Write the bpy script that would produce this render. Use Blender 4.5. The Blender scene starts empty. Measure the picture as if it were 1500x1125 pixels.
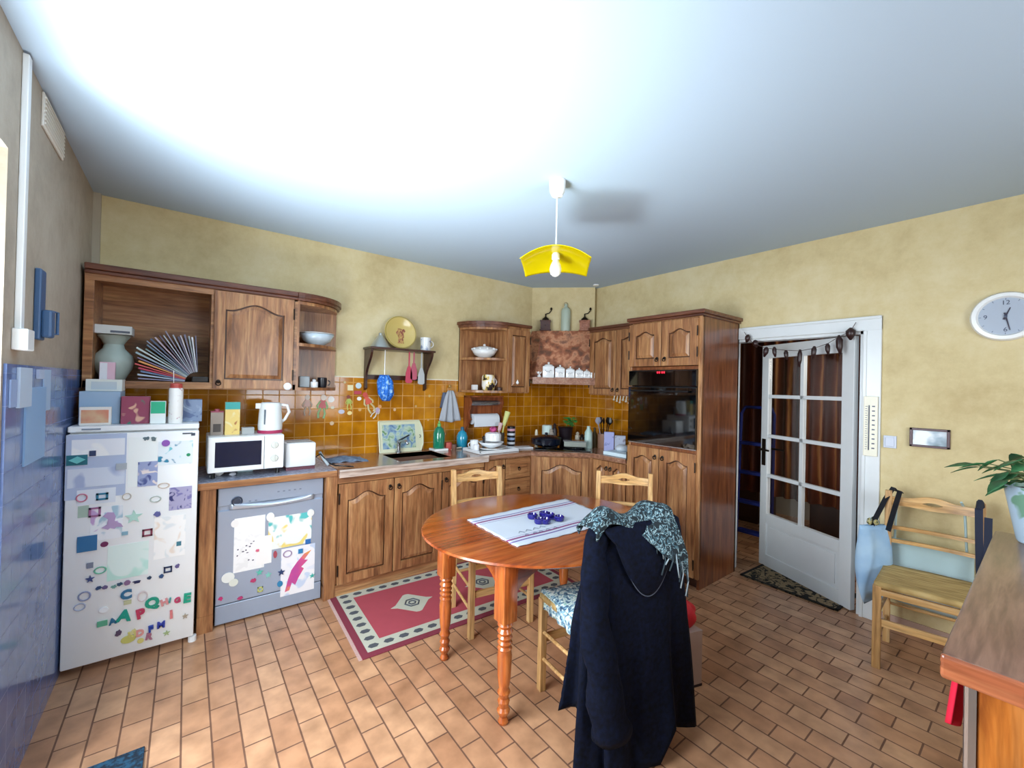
import bpy, bmesh, math, random
from mathutils import Vector, Matrix
random.seed(7)
PI = math.pi
D = bpy.data
SC = bpy.context.scene
COL = SC.collection

# ------------------------------------------------------------ camera, exposure, lights
CAM = Vector((-3.6556, -3.654, 1.4964)); FPX = 614.58
_y, _p, _r = math.radians(37.793), math.radians(0.4085), math.radians(1.3355)
_F = Vector((math.sin(_y)*math.cos(_p), math.cos(_y)*math.cos(_p), math.sin(_p)))
_R = Vector((math.cos(_y), -math.sin(_y), 0)); _U = _R.cross(_F)
_R2 = _R*math.cos(_r)+_U*math.sin(_r); _U2 = _U*math.cos(_r)-_R*math.sin(_r)
cd = D.cameras.new('camera'); cam = D.objects.new('camera', cd); COL.objects.link(cam)
cd.sensor_fit = 'HORIZONTAL'; cd.sensor_width = 36; cd.lens = 36*FPX/1500; cd.clip_start = 0.02
m3 = Matrix((_R2, _U2, -_F)).transposed()
cam.matrix_world = Matrix.Translation(CAM) @ m3.to_4x4()
SC.camera = cam
SC.view_settings.view_transform = 'Standard'; SC.view_settings.look = 'None'
SC.view_settings.gamma = 1; SC.view_settings.use_curve_mapping = False
SC.view_settings.exposure = 0.25
w = D.worlds.new('daylight'); SC.world = w; w.use_nodes = True
w.node_tree.nodes['Background'].inputs[0].default_value = (0.72, 0.86, 1, 1)
w.node_tree.nodes['Background'].inputs[1].default_value = 2.2
def area(name, loc, target, sx, sy, power, col, spread=180):
    l = D.lights.new(name, 'AREA'); l.shape = 'RECTANGLE'; l.size = sx; l.size_y = sy; l.energy = power; l.color = col
    l.spread = math.radians(spread)
    o = D.objects.new(name, l); COL.objects.link(o); o.location = loc
    o.rotation_euler = (Vector(target)-Vector(loc)).to_track_quat('-Z', 'Y').to_euler()
    return o
# daylight outside the glazed terrace door in the left wall and the window behind the camera
area('terrace_daylight', (-4.42, -2.25, 1.35), (-.8, -2.0, 0.2), 1.9, 1.2, 105, (0.86, 0.94, 1.0), 150)
area('terrace_bounce', (-4.45, -2.3, 0.5), (-3.45, -1.9, 2.63), 0.6, 1.2, 50, (0.84, 0.95, 1.0), 75)
area('rear_window_daylight', (-2.0, -5.12, 1.5), (-1.8, -1.0, 0.3), 1.7, 1.2, 40, (0.92, 0.96, 1.0), 150)
area('hall_fill', (0.9, -4.3, 2.0), (0.9, -2.4, 1.0), 0.7, 0.7, 14, (1.0, 0.9, 0.78))  # added fill for the dark hall, no window behind it

def at(px, py, ax, v):
    """ray through photo pixel (1500x1125) met with the plane x, y or z = v"""
    d = _F+_R2*((px-750)/FPX)-_U2*((py-562.5)/FPX)
    i = 'xyz'.index(ax); t = (v-CAM[i])/d[i]
    return CAM+d*t

# ------------------------------------------------------------ materials
def lin(c):
    if isinstance(c, str):
        c = [int(c[i:i+2], 16)/255 for i in (0, 2, 4)]
    return tuple((x/12.92 if x <= .04045 else ((x+.055)/1.055)**2.4) for x in c[:3])+(1,)
_m = {}
class NT:
    def __init__(s, name):
        s.m = D.materials.new(name); s.m.use_nodes = True; s.t = s.m.node_tree; s.b = s.t.nodes['Principled BSDF']
    def n(s, ty, **k):
        o = s.t.nodes.new('ShaderNode'+ty)
        for a, b in k.items():
            if a.startswith('i_'):
                key = a[2:]; o.inputs[int(key) if key.isdigit() else key.replace('_', ' ')].default_value = b
            else: setattr(o, a, b)
        return o
    def l(s, a, b): s.t.links.new(a, b)
    def coord(s, scale=(1, 1, 1), rnd=False, rot=(0, 0, 0)):
        tc = s.n('TexCoord'); mp = s.n('Mapping'); mp.inputs['Scale'].default_value = scale; mp.inputs['Rotation'].default_value = rot
        s.l(tc.outputs['Object'], mp.inputs['Vector'])
        if rnd:
            oi = s.n('ObjectInfo'); mu = s.n('Math', operation='MULTIPLY', i_1=17.0); s.l(oi.outputs['Random'], mu.inputs[0])
            s.l(mu.outputs[0], mp.inputs['Location'])
        return mp.outputs['Vector']
    def ramp(s, fac, stops, mode='LINEAR'):
        r = s.n('ValToRGB'); r.color_ramp.interpolation = mode; e = r.color_ramp.elements
        while len(e) < len(stops): e.new(0.5)
        for q, (p, c) in zip(e, stops): q.position = p; q.color = lin(c)
        s.l(fac, r.inputs[0]); return r.outputs[0]
    def bump(s, h, st=.2, d=.002):
        b = s.n('Bump', i_Strength=st, i_Distance=d); s.l(h, b.inputs['Height']); s.l(b.outputs[0], s.b.inputs['Normal'])
def plain(name, c, rough=.5, metal=0, spec=.5, var=0, emit=0, trans=0, coat=0, sheen=0):
    if name in _m: return _m[name]
    t = NT(name); b = t.b; c = lin(c)
    b.inputs['Base Color'].default_value = c; b.inputs['Roughness'].default_value = rough; b.inputs['Metallic'].default_value = metal
    b.inputs['Specular IOR Level'].default_value = spec; b.inputs['Transmission Weight'].default_value = trans
    b.inputs['Coat Weight'].default_value = coat; b.inputs['Sheen Weight'].default_value = sheen
    if emit: b.inputs['Emission Color'].default_value = c; b.inputs['Emission Strength'].default_value = emit
    if var:
        no = t.n('TexNoise', i_Scale=14.0, i_Detail=4.0); t.l(t.coord(), no.inputs['Vector'])
        mx = t.n('Mix', data_type='RGBA'); t.l(no.outputs[0], mx.inputs['Factor'])
        mx.inputs[6].default_value = tuple(x*(1-var) for x in c[:3])+(1,); mx.inputs[7].default_value = tuple(min(1, x*(1+var)) for x in c[:3])+(1,)
        t.l(mx.outputs[2], b.inputs['Base Color'])
    _m[name] = t.m; return t.m
def wood(name, dark, mid, light, ax='z', rough=.35, s=1.0, coat=.15):
    if name in _m: return _m[name]
    t = NT(name); sc = {'x': (1.3, 14, 14), 'y': (14, 1.3, 14), 'z': (14, 14, 1.3)}[ax]; sc = tuple(q*s for q in sc)
    v = t.coord(sc, True)
    n1 = t.n('TexNoise', i_Scale=1.0, i_Detail=7.0, i_Roughness=.62, i_Distortion=1.1); t.l(v, n1.inputs['Vector'])
    col = t.ramp(n1.outputs[0], [(.25, dark), (.47, mid), (.75, light)])
    n2 = t.n('TexNoise', i_Scale=5.0, i_Detail=3.0, i_Distortion=.3); t.l(v, n2.inputs['Vector'])
    mx = t.n('Mix', data_type='RGBA', blend_type='MULTIPLY', i_Factor=.45); t.l(col, mx.inputs[6])
    t.l(t.ramp(n2.outputs[0], [(.35, '8a7a70'), (.6, 'ffffff')]), mx.inputs[7]); t.l(mx.outputs[2], t.b.inputs['Base Color'])
    t.b.inputs['Roughness'].default_value = rough; t.b.inputs['Coat Weight'].default_value = coat; t.b.inputs['Coat Roughness'].default_value = .2
    t.bump(n2.outputs[0], .12, .001); _m[name] = t.m; return t.m
def blotch(name, stops, scale=20, rough=.6, mode='LINEAR', bump=0, dist=0, detail=3, voro=False, cs=(1, 1, 1), sheen=0):
    if name in _m: return _m[name]
    t = NT(name); v = t.coord(cs, True)
    if voro: n = t.n('TexVoronoi', i_Scale=scale); t.l(v, n.inputs['Vector']); f = n.outputs['Distance']
    else: n = t.n('TexNoise', i_Scale=scale, i_Detail=detail, i_Distortion=dist); t.l(v, n.inputs['Vector']); f = n.outputs[0]
    t.l(t.ramp(f, stops, mode), t.b.inputs['Base Color']); t.b.inputs['Roughness'].default_value = rough
    t.b.inputs['Sheen Weight'].default_value = sheen
    if bump: t.bump(f, bump, .004)
    _m[name] = t.m; return t.m
def tiles(name, axes, c1, c2, grout, bw, rh, mortar, off=0, rough=.15, o=(0, 0), bias=0, vdark=None, bumpd=.003):
    t = NT(name); tc = t.n('TexCoord'); sp = t.n('SeparateXYZ'); t.l(tc.outputs['Object'], sp.inputs[0])
    cb = t.n('CombineXYZ')
    for k, a in enumerate(axes):
        ad = t.n('Math', operation='ADD', i_1=o[k]); t.l(sp.outputs['XYZ'.index(a.upper())], ad.inputs[0]); t.l(ad.outputs[0], cb.inputs[k])
    br = t.n('TexBrick', offset=off, i_Scale=1.0); br.inputs['Brick Width'].default_value = bw; br.inputs['Row Height'].default_value = rh
    br.inputs['Mortar Size'].default_value = mortar; br.inputs['Mortar Smooth'].default_value = .25; br.inputs['Bias'].default_value = bias
    br.inputs['Color1'].default_value = lin(c1); br.inputs['Color2'].default_value = lin(c2); br.inputs['Mortar'].default_value = lin(grout)
    t.l(cb.outputs[0], br.inputs['Vector'])
    no = t.n('TexNoise', i_Scale=9.0, i_Detail=5.0); t.l(tc.outputs['Object'], no.inputs['Vector'])
    mx = t.n('Mix', data_type='RGBA', blend_type='MULTIPLY', i_Factor=.6); t.l(br.outputs['Color'], mx.inputs[6])
    t.l(t.ramp(no.outputs[0], [(.3, vdark or 'b0a8a0'), (.65, 'ffffff')]), mx.inputs[7]); t.l(mx.outputs[2], t.b.inputs['Base Color'])
    inv = t.n('Math', operation='SUBTRACT', i_0=1.0); t.l(br.outputs['Fac'], inv.inputs[1]); t.bump(inv.outputs[0], .6, bumpd)
    rr = t.n('MapRange'); rr.inputs['To Min'].default_value = rough; rr.inputs['To Max'].default_value = .8; t.l(br.outputs['Fac'], rr.inputs['Value'])
    t.l(rr.outputs[0], t.b.inputs['Roughness']); _m[name] = t.m; return t.m

OAK = dict(dark='5a3420', mid='a26e46', light='d0a06c')
oak_z = wood('oak_upright', OAK['dark'], OAK['mid'], OAK['light'], 'z'); oak_x = wood('oak_along_x', OAK['dark'], OAK['mid'], OAK['light'], 'x')
oak_y = wood('oak_along_y', OAK['dark'], OAK['mid'], OAK['light'], 'y')
groove_m = wood('oak_groove', '2c170e', '4a2c1c', '5e3c28', 'z')
side_z = wood('oak_side_panel', '4a2413', '7d4627', '9c6238', 'z', rough=.28, coat=.4)
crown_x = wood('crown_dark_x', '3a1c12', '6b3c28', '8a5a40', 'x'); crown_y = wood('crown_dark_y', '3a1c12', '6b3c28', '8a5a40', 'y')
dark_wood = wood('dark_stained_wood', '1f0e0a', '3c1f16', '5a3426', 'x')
cherry = wood('cherry_table_top', '6c2810', 'a34c1e', 'c06c34', 'x', rough=.18, coat=.6, s=.7)
cherry_z = wood('cherry_table_leg', '7e3414', 'b85e28', 'd48444', 'z', rough=.22, coat=.5)
pine = wood('honey_pine', '9a6c38', 'cda066', 'e3c08c', 'z', rough=.4); pine_x = wood('honey_pine_rail', '9a6c38', 'd0a060', 'e3c08c', 'x', rough=.4)
pink_wood = wood('sideboard_wood', '7e3c26', 'b96a45', 'd48e62', 'y', rough=.25, coat=.5); side_top = wood('sideboard_top', '5c4034', '84604e', 'a07a64', 'x', rough=.3, coat=.4)
work_m = wood('worktop_tile_wood', '6b4434', '9a6f58', 'c09a80', 'x', rough=.2, coat=.5)
worktop_grey = blotch('speckled_worktop', [(.3, '6f7486'), (.6, '9aa0b2'), (.8, 'b9c0cf')], 60, rough=.2)
iron = plain('dark_bronze', '2c231d', .4, .7); steel = plain('brushed_steel', 'b9bcc0', .25, .9)
white = plain('white_enamel', 'eef0f0', .3); wpaint = plain('white_gloss_paint', 'd9dee0', .3, var=.03)
black = plain('black_plastic', '0b0b0e', .3); cream = plain('cream', 'e6dfc8', .5); ceramic = plain('white_ceramic', 'eceeee', .15, coat=.5)
navy = blotch('navy_wool', [(.3, '03060f'), (.7, '081026')], 60, rough=.9, bump=.3)
navy.node_tree.nodes['Principled BSDF'].inputs['Specular IOR Level'].default_value = .15
glass_b = plain('black_oven_glass', '040507', .06, coat=1.0)

# ------------------------------------------------------------ mesh builder
class MB:
    def __init__(s): s.bm = bmesh.new(); s.T = Matrix.Identity(4)
    def v(s, p): return s.bm.verts.new(s.T @ Vector(p))
    def f(s, vs):
        try: return s.bm.faces.new(vs)
        except ValueError: return None
    def box(s, x0, x1, y0, y1, z0, z1, bev=0):
        vs = [s.v((x, y, z)) for x in (x0, x1) for y in (y0, y1) for z in (z0, z1)]
        fs = [s.f([vs[i] for i in q]) for q in ((0, 1, 3, 2), (4, 6, 7, 5), (0, 4, 5, 1), (2, 3, 7, 6), (0, 2, 6, 4), (1, 5, 7, 3))]
        if bev:
            es = list({e for f in fs for e in f.edges}); bmesh.ops.bevel(s.bm, geom=es, offset=bev, segments=2, affect='EDGES', profile=.5)
        return s
    def tube(s, pts, r, n=8, cap=True, closed=False):
        pts = [Vector(p) for p in pts]; rr = r if isinstance(r, (list, tuple)) else [r]*len(pts); rings = []
        up = None
        for i, p in enumerate(pts):
            a = pts[(i-1) % len(pts)] if (i or closed) else p; b = pts[(i+1) % len(pts)] if (i < len(pts)-1 or closed) else p
            d = (b-a).normalized()
            if up is None: up = Vector((0, 0, 1)) if abs(d.z) < .9 else Vector((1, 0, 0))
            u = d.cross(up).normalized(); up = u.cross(d).normalized()
            rings.append([s.v(p+(u*math.cos(2*PI*k/n)+up*math.sin(2*PI*k/n))*rr[i]) for k in range(n)])
        m = len(rings)
        for i in range(m if closed else m-1):
            A, B = rings[i], rings[(i+1) % m]
            for k in range(n): s.f((A[k], A[(k+1) % n], B[(k+1) % n], B[k]))
        if cap and not closed: s.f(rings[0][::-1]); s.f(rings[-1])
        return s
    def lathe(s, prof, c=(0, 0, 0), n=24, sx=1, sy=1, cap=True):
        rings = []
        for r, z in prof:
            rings.append([s.v((c[0]+r*sx*math.cos(2*PI*k/n), c[1]+r*sy*math.sin(2*PI*k/n), c[2]+z)) for k in range(n)])
        for A, B in zip(rings, rings[1:]):
            for k in range(n): s.f((A[k], A[(k+1) % n], B[(k+1) % n], B[k]))
        if cap: s.f(rings[0][::-1]); s.f(rings[-1])
        return s
    def prism(s, poly, a, b, ax='y'):
        """2D polygon extruded along ax from a to b. ax y: poly in (x,z); z: (x,y); x: (y,z)"""
        def P(q, t): return {'y': (q[0], t, q[1]), 'z': (q[0], q[1], t), 'x': (t, q[0], q[1])}[ax]
        A = [s.v(P(q, a)) for q in poly]; B = [s.v(P(q, b)) for q in poly]; n = len(poly)
        for i in range(n): s.f((A[i], A[(i+1) % n], B[(i+1) % n], B[i]))
        s.f(A[::-1]); s.f(B); return s
    def grid(s, fn, nu, nv, closeu=False):
        V = [[s.v(fn(i/nu, j/nv)) for j in range(nv+1)] for i in range(nu if closeu else nu+1)]
        for i in range(nu):
            for j in range(nv):
                a = V[i]; b = V[(i+1) % len(V)]; s.f((a[j], b[j], b[j+1], a[j+1]))
        return V
    def torus(s, c, R, r, ax='y', n=20, m=8, a0=0, a1=2*PI):
        full = abs(a1-a0-2*PI) < 1e-3; k = n if full else n+1; P = []
        for i in range(k):
            a = a0+(a1-a0)*i/n; q = (math.cos(a)*R, math.sin(a)*R)
            P.append({'y': (c[0]+q[0], c[1], c[2]+q[1]), 'z': (c[0]+q[0], c[1]+q[1], c[2]), 'x': (c[0], c[1]+q[0], c[2]+q[1])}[ax])
        return s.tube(P, r, m, closed=full)
    def text(s, string, size, ext=.001, T=None, align='CENTER', bold=0):
        cu = D.curves.new('t', 'FONT'); cu.body = string; cu.size = size; cu.extrude = ext; cu.offset = bold; cu.align_x = align; cu.align_y = 'CENTER'; cu.resolution_u = 3
        o = D.objects.new('t', cu); COL.objects.link(o); dg = bpy.context.evaluated_depsgraph_get()
        me = D.meshes.new_from_object(o.evaluated_get(dg)); D.objects.remove(o); D.curves.remove(cu)
        me.transform(s.T @ (T or Matrix.Identity(4))); s.bm.from_mesh(me); D.meshes.remove(me); return s
    def mods(s): return s
    def build(s, name, mat, parent=None, smooth=False, subsurf=0, solid=0, bevel=0, world=True):
        bmesh.ops.recalc_face_normals(s.bm, faces=s.bm.faces)
        org = Vector((0, 0, 0)); p = parent
        while p is not None: org = org+p.location; p = p.parent
        if parent is None:
            vs = [v.co for v in s.bm.verts]
            if vs: org = Vector(((min(v.x for v in vs)+max(v.x for v in vs))/2, (min(v.y for v in vs)+max(v.y for v in vs))/2, min(v.z for v in vs)))
        if not (parent is None and name.split('_')[0] in ('floor', 'ceiling', 'wall', 'trim', 'baseboard', 'door', 'window')) : bmesh.ops.translate(s.bm, verts=s.bm.verts, vec=-org); loc = org
        else: loc = Vector((0, 0, 0))
        me = D.meshes.new(name); s.bm.to_mesh(me); s.bm.free(); me.materials.append(mat)
        if smooth:
            for q in me.polygons: q.use_smooth = True
            if smooth == 'auto':
                try: me.set_sharp_from_angle(angle=math.radians(38))
                except Exception: pass
        o = D.objects.new(name, me); COL.objects.link(o)
        if parent is not None: o.parent = parent
        else: o.location = loc
        if bevel: b = o.modifiers.new('b', 'BEVEL'); b.width = bevel; b.segments = 2; b.limit_method = 'ANGLE'
        if solid: q = o.modifiers.new('s', 'SOLIDIFY'); q.thickness = solid; q.offset = 0
        if subsurf: q = o.modifiers.new('u', 'SUBSURF'); q.levels = subsurf; q.render_levels = subsurf
        return o
def tag(o, label=None, cat=None, group=None, kind=None):
    if label: o['label'] = label
    if cat: o['category'] = cat
    if group: o['group'] = group
    if kind: o['kind'] = kind
    return o
def thing(name, label, cat, loc, rot=0, group=None):
    o = D.objects.new(name, None); COL.objects.link(o); o.location = loc; o.rotation_euler = (0, 0, rot); o.empty_display_size = .05
    return tag(o, label, cat, group)
def struct(o): o['kind'] = 'structure'; return o
def fr(x, y, z, th=0): return Matrix.Translation((x, y, z)) @ Matrix.Rotation(th, 4, 'Z')
def copy_tree(o, parent=None):
    c = o.copy(); COL.objects.link(c)
    if parent: c.parent = parent
    for ch in list(o.children): copy_tree(ch, c)
    return c

H = 2.636; L = -4.135; YB = -4.95
# ------------------------------------------------------------ room shell
def mk(name, mat, *boxes, **k):
    m = MB()
    for b in boxes: m.box(*b)
    return m.build(name, mat, **k)
def wall_mat(name, a, b, c):
    t = NT(name); v = t.coord(); n = t.n('TexNoise', i_Scale=1.6, i_Detail=8.0, i_Roughness=.6, i_Distortion=.4); t.l(v, n.inputs['Vector'])
    n2 = t.n('TexNoise', i_Scale=11.0, i_Detail=6.0, i_Roughness=.7); t.l(v, n2.inputs['Vector'])
    mx = t.n('Mix', data_type='FLOAT', i_Factor=.35); t.l(n.outputs[0], mx.inputs[2]); t.l(n2.outputs[0], mx.inputs[3])
    t.l(t.ramp(mx.outputs[0], [(.36, a), (.5, b), (.64, c)]), t.b.inputs['Base Color']); t.b.inputs['Roughness'].default_value = .75
    t.bump(n2.outputs[0], .25, .004); return t.m
WALL = wall_mat('sponged_yellow_plaster', 'c2ae80', 'd3c294', 'ddcfa8')
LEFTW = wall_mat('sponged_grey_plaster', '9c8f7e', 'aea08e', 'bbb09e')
CEIL = plain('ceiling_paint', 'b4c7da', .8)
FLOOR = tiles('terracotta_floor', 'yx', 'd0a07a', 'b88562', '76523e', .21, .1013, .0038, off=.5, rough=.3, o=(10.0+.045, 10.0+.022), vdark='a39a92')
TILE_A = tiles('amber_wall_tiles', 'xz', 'd08a18', 'b4700e', 'dca658', .1107, .1107, .004, rough=.08, o=(10.05+.013, 10-1.545+.0047), vdark='b89c78', bumpd=.002)
TILE_B = tiles('amber_wall_tiles_side', 'yz', 'd08a18', 'b4700e', 'dca658', .1107, .1107, .004, rough=.08, o=(10.05, 10-1.545+.0047), vdark='b89c78', bumpd=.002)
TILE_L = tiles('glare_blue_wall_tiles', 'yz', '6076a8', '6a80b0', '7484b4', .1107, .1107, .0015, rough=.14, o=(10.05, 10-1.545+.0047), vdark='c0c4d0', bumpd=.001)  # blue window glare is put into the tile colour
struct(mk('floor', FLOOR, (L-.3, 2.6, YB-.2, .2, -.1, 0)))
struct(mk('ceiling', CEIL, (L-.3, 2.6, YB-.2, .2, H, H+.1)))
struct(mk('wall_back', WALL, (L-.3, 2.6, 0, .12, 0, H)))
# left wall with the terrace door opening y -2.95..-1.58
OY0, OY1, OZ = -2.95, -1.55, 2.24
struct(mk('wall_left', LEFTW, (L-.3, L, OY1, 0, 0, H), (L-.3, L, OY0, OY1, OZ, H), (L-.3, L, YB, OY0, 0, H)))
struct(mk('wall_front', WALL, (L, -2.9, YB-.15, YB, 0, H), (-1.1, 2.6, YB-.15, YB, 0, H), (-2.9, -1.1, YB-.15, YB, 0, .9), (-2.9, -1.1, YB-.15, YB, 2.15, H)))
DY0, DY1, DZ = -2.86, -1.985, 1.935
struct(mk('wall_right', WALL, (0, .1, YB, DY0, 0, H), (0, .1, DY0, DY1, DZ, H), (0, .1, DY1, 0, 0, H)))
HALLW = plain('hall_plaster', 'b8b4a8', .8)
struct(mk('wall_hall', HALLW, (2.2, 2.3, YB, 0, 0, H)))
struct(mk('wall_hall_end', HALLW, (.1, 2.2, -.75, -.65, 0, H)))
# tile fields
struct(mk('trim_1', TILE_A, (-4.13, -.008, -.008, -.0005, .85, 1.545)))
struct(mk('trim_2', TILE_B, (-.008, -.0005, -1.4, 0, .85, 1.62)))
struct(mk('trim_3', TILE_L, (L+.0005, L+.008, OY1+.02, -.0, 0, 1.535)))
struct(mk('trim_4', cream, (-2.70, -1.51, -.011, -.0005, 1.545, 1.556)))
# crown line, corner pipe casing, reveal
struct(mk('trim_5', plain('plaster_bead', 'b3a893', .8), (L, L+.035, -.03, 0, 2.13, H)))
struct(mk('trim_6', plain('pinkish_skirting', 'b79a8c', .5), (-.012, 0, YB, -2.95, 0, .075)))
# terrace door (window_1): white frame with glass in the left wall
def glazing(name, boxes, pane, mat=wpaint):
    o = struct(mk(name, mat, *boxes)); g = NT('window_glass'); nt = g.t
    tr = g.n('BsdfTransparent'); gl = g.n('BsdfGlossy', i_Roughness=.02); mx = g.n('MixShader', i_Fac=.08)
    g.l(tr.outputs[0], mx.inputs[1]); g.l(gl.outputs[0], mx.inputs[2]); g.l(mx.outputs[0], nt.nodes['Material Output'].inputs[0])
    m = MB(); m.box(*pane); m.build('pane', g.m, o); return o
glazing('window_1', [(L-.22, L-.16, OY0, OY0+.07, 0, OZ), (L-.22, L-.16, OY1-.07, OY1, 0, OZ), (L-.22, L-.16, OY0, OY1, OZ-.07, OZ), (L-.22, L-.16, OY0, OY1, 0, .12), (L-.21, L-.17, -2.30, -2.22, .1, OZ)],
        (L-.195, L-.19, OY0+.05, OY1-.05, .1, OZ-.05))
glazing('window_2', [(-2.9, -2.83, YB-.12, YB-.06, .9, 2.15), (-1.17, -1.1, YB-.12, YB-.06, .9, 2.15), (-2.9, -1.1, YB-.12, YB-.06, .9, .97), (-2.9, -1.1, YB-.12, YB-.06, 2.08, 2.15), (-2.04, -1.96, YB-.11, YB-.07, .95, 2.1)],
        (-2.85, -1.15, YB-.095, YB-.09, .95, 2.1))
struct(mk('ground_terrace', plain('pale_terrace', 'd8d4c8', .8), (L-5, L-.3, YB-2, 2, -.12, -.02)))

# chimney breast in the corner
m = MB(); m.prism([(-.56, -.001), (-.06, -.5), (-.06, -.455), (-.001, -.455), (-.001, -.001)], 2.13, H-.001, 'z')
struct(m.build('wall_chimney', WALL))

# door casing
m = MB(); yo = .095
for (a, b) in ((DY0-yo, DY0),): m.box(-.02, 0, a, b, 0, DZ+yo, .004)
m.box(-.021, 0, DY0-yo, -2.039, DZ, DZ+yo, .004); m.box(-.03, 0, DY0-yo, -2.07, DZ+yo-.02, DZ+yo, .003)
m.box(-.028, -.0, DY0-.02, DY0, 0, DZ, .003)
m.box(0, .1, DY0, DY0+.02, 0, DZ); m.box(0, .1, DY1-.02, DY1, 0, DZ); m.box(0, .1, DY0, DY1, DZ-.02, DZ)
struct(m.build('trim_7', wpaint))

# ------------------------------------------------------------ open door (door_1)
DW = .80; DH = 1.9; ang = math.radians(64.5)      # hinge at (0.03, DY0+.025)
dT = Matrix.Translation((.035, DY0+.035, .008)) @ Matrix.Rotation(ang, 4, 'Z')   # local x along the leaf, local -y... faces room
m = MB(); m.T = dT; t = .04
rows = [(.45, .763), (.791, 1.104), (1.132, 1.445), (1.473, 1.79)]; colsx = [(.085, .395), (.423, .732)]
m.box(0, .085, 0, t, 0, DH, .002); m.box(.732, DW, 0, t, 0, DH, .002)
m.box(.085, .732, 0, t, 0, .10); m.box(.085, .732, 0, t, .37, .45); m.box(.085, .732, 0, t, 1.79, DH)
m.box(.395, .423, 0.004, t-.004, .45, 1.79)
for a, b in zip(rows, rows[1:]): m.box(.085, .732, .004, t-.004, a[1], b[0])
m.box(.085, .732, .012, t-.012, .10, .37)
m.prism([(.12, .13), (.70, .13), (.70, .34), (.12, .34)], .006, t-.006, 'y')
door = struct(m.build('door_1', wpaint))
g = NT('door_glass'); tr = g.n('BsdfTransparent'); gl = g.n('BsdfGlossy', i_Roughness=.03); mx = g.n('MixShader', i_Fac=.06)
g.l(tr.outputs[0], mx.inputs[1]); g.l(gl.outputs[0], mx.inputs[2]); g.l(mx.outputs[0], g.t.nodes['Material Output'].inputs[0])
for a, b in rows:
    for c, d in colsx:
        m = MB(); m.T = dT; m.box(c, d, .018, .022, a, b); m.build('pane', g.m, door)
m = MB(); m.T = dT
m.box(.745, .785, t, t+.006, .86, 1.09, .003); m.tube([(.765, t, 1.0), (.765, t+.05, 1.0), (.66, t+.055, 1.0)], .008)
m.box(.745, .785, -.006, 0, .86, 1.09, .003); m.tube([(.765, 0, 1.0), (.765, -.05, 1.0), (.66, -.055, 1.0)], .008)
tag(m.build('door_handle', iron, door), 'dark metal lever handle')
# curtain fixed beyond the door, in the hall
m = MB(); t_ = NT('brown_wavy_curtain'); v = t_.coord((1, 1, 1))
wv = t_.n('TexWave', i_Scale=2.6, i_Distortion=1.4, i_Detail=3.0, wave_type='BANDS', bands_direction='Y'); t_.l(v, wv.inputs['Vector'])
t_.l(t_.ramp(wv.outputs[0], [(0, '3a150c'), (.5, '5d2815'), (.9, '7a3a1c'), (1, 'b0753e')]), t_.b.inputs['Base Color']); t_.b.inputs['Roughness'].default_value = .7
m.grid(lambda u, w_: (1.0+.035*math.sin(u*2*PI*22)+.008*math.sin(w_*9+u*50), -3.3+2.3*u, .47+w_*1.9), 260, 6)
tag(m.build('curtain', t_.m, solid=.004, smooth=True), 'reddish brown patterned curtain hanging in the dark hall behind the glazed door', 'curtain')
m = MB(); m.tube([(1.0, -3.35, 2.39), (1.0, -.98, 2.39)], .012)
m.tube([(1.0, -3.3, 2.39), (1.0, -3.3, H)], .006); m.tube([(1.0, -1.1, 2.39), (1.0, -1.1, H)], .006)
tag(m.build('curtain_rod', iron), 'thin dark rod carrying the brown curtain in the hall', 'curtain rod')
m = MB(); m.box(1.2, 1.65, -3.3, -2.2, 0, .5, .01); m.box(1.18, 1.67, -3.32, -2.18, .5, .53, .004)
tag(m.build('hall_chest', plain('near_black_wood', '14100f', .4)), 'low dark chest standing in the hall beyond the door', 'chest')
# dark hall wardrobe seen between oven cabinet and door
m = MB(); m.box(1.5, 2.0, -1.62, -.9, 0, 1.75, .01); m.box(1.49, 1.5, -1.60, -1.27, .06, 1.72, .003); m.box(1.49, 1.5, -1.25, -.92, .06, 1.72, .003)
tag(m.build('wardrobe', plain('dark_wardrobe', '3a241a', .4)), 'dark brown wardrobe in the hall seen through the door gap', 'wardrobe')
# folded blue step ladder in the hall
r = thing('step_ladder', 'dark blue metal step ladder folded upright in the hall beside the door gap', 'ladder', (.45, -1.99, 0))
blue_metal = plain('dark_blue_metal', '1c2c78', .35, .3)
for s_ in (-1, 1):
    m = MB(); m.tube([(.45, -1.99+s_*.15, 0), (.5, -1.99+s_*.14, 1.3), (.51, -1.99+s_*.11, 1.36)], .014); m.build('side_rail', blue_metal, r)
m = MB(); m.tube([(.51, -2.1, 1.36), (.51, -1.88, 1.36)], .014); m.build('top_hoop', blue_metal, r)
for k in range(4):
    m = MB(); m.box(.43+.01*k, .50+.01*k, -2.13, -1.85, .2+.27*k, .23+.27*k, .004); m.build('step', blue_metal, r)
# door mat
m = MB(); m.T = fr(.135, -2.44, 0, math.radians(-3)); m.box(-.20, .22, -.33, .33, .001, .010, .002)
mm = m.build('doormat', blotch('tan_leafy_coir', [(.46, '14130f'), (.5, '8a7658')], 14, rough=.95, mode='LINEAR', dist=2.2))
tag(mm, 'small dark doormat with tan scroll pattern lying under the glazed door', 'doormat')
bd = MB(); bd.T = fr(.135, -2.44, 0, math.radians(-3))
for b in ((-.20, -.18, -.33, .33), (.20, .22, -.33, .33), (-.2, .22, -.33, -.31), (-.2, .22, .31, .33)): bd.box(*b, .004, .012)
tag(bd.build('border', plain('black_border', '0d0c0c', .9), mm), 'plain black edging')

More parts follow.
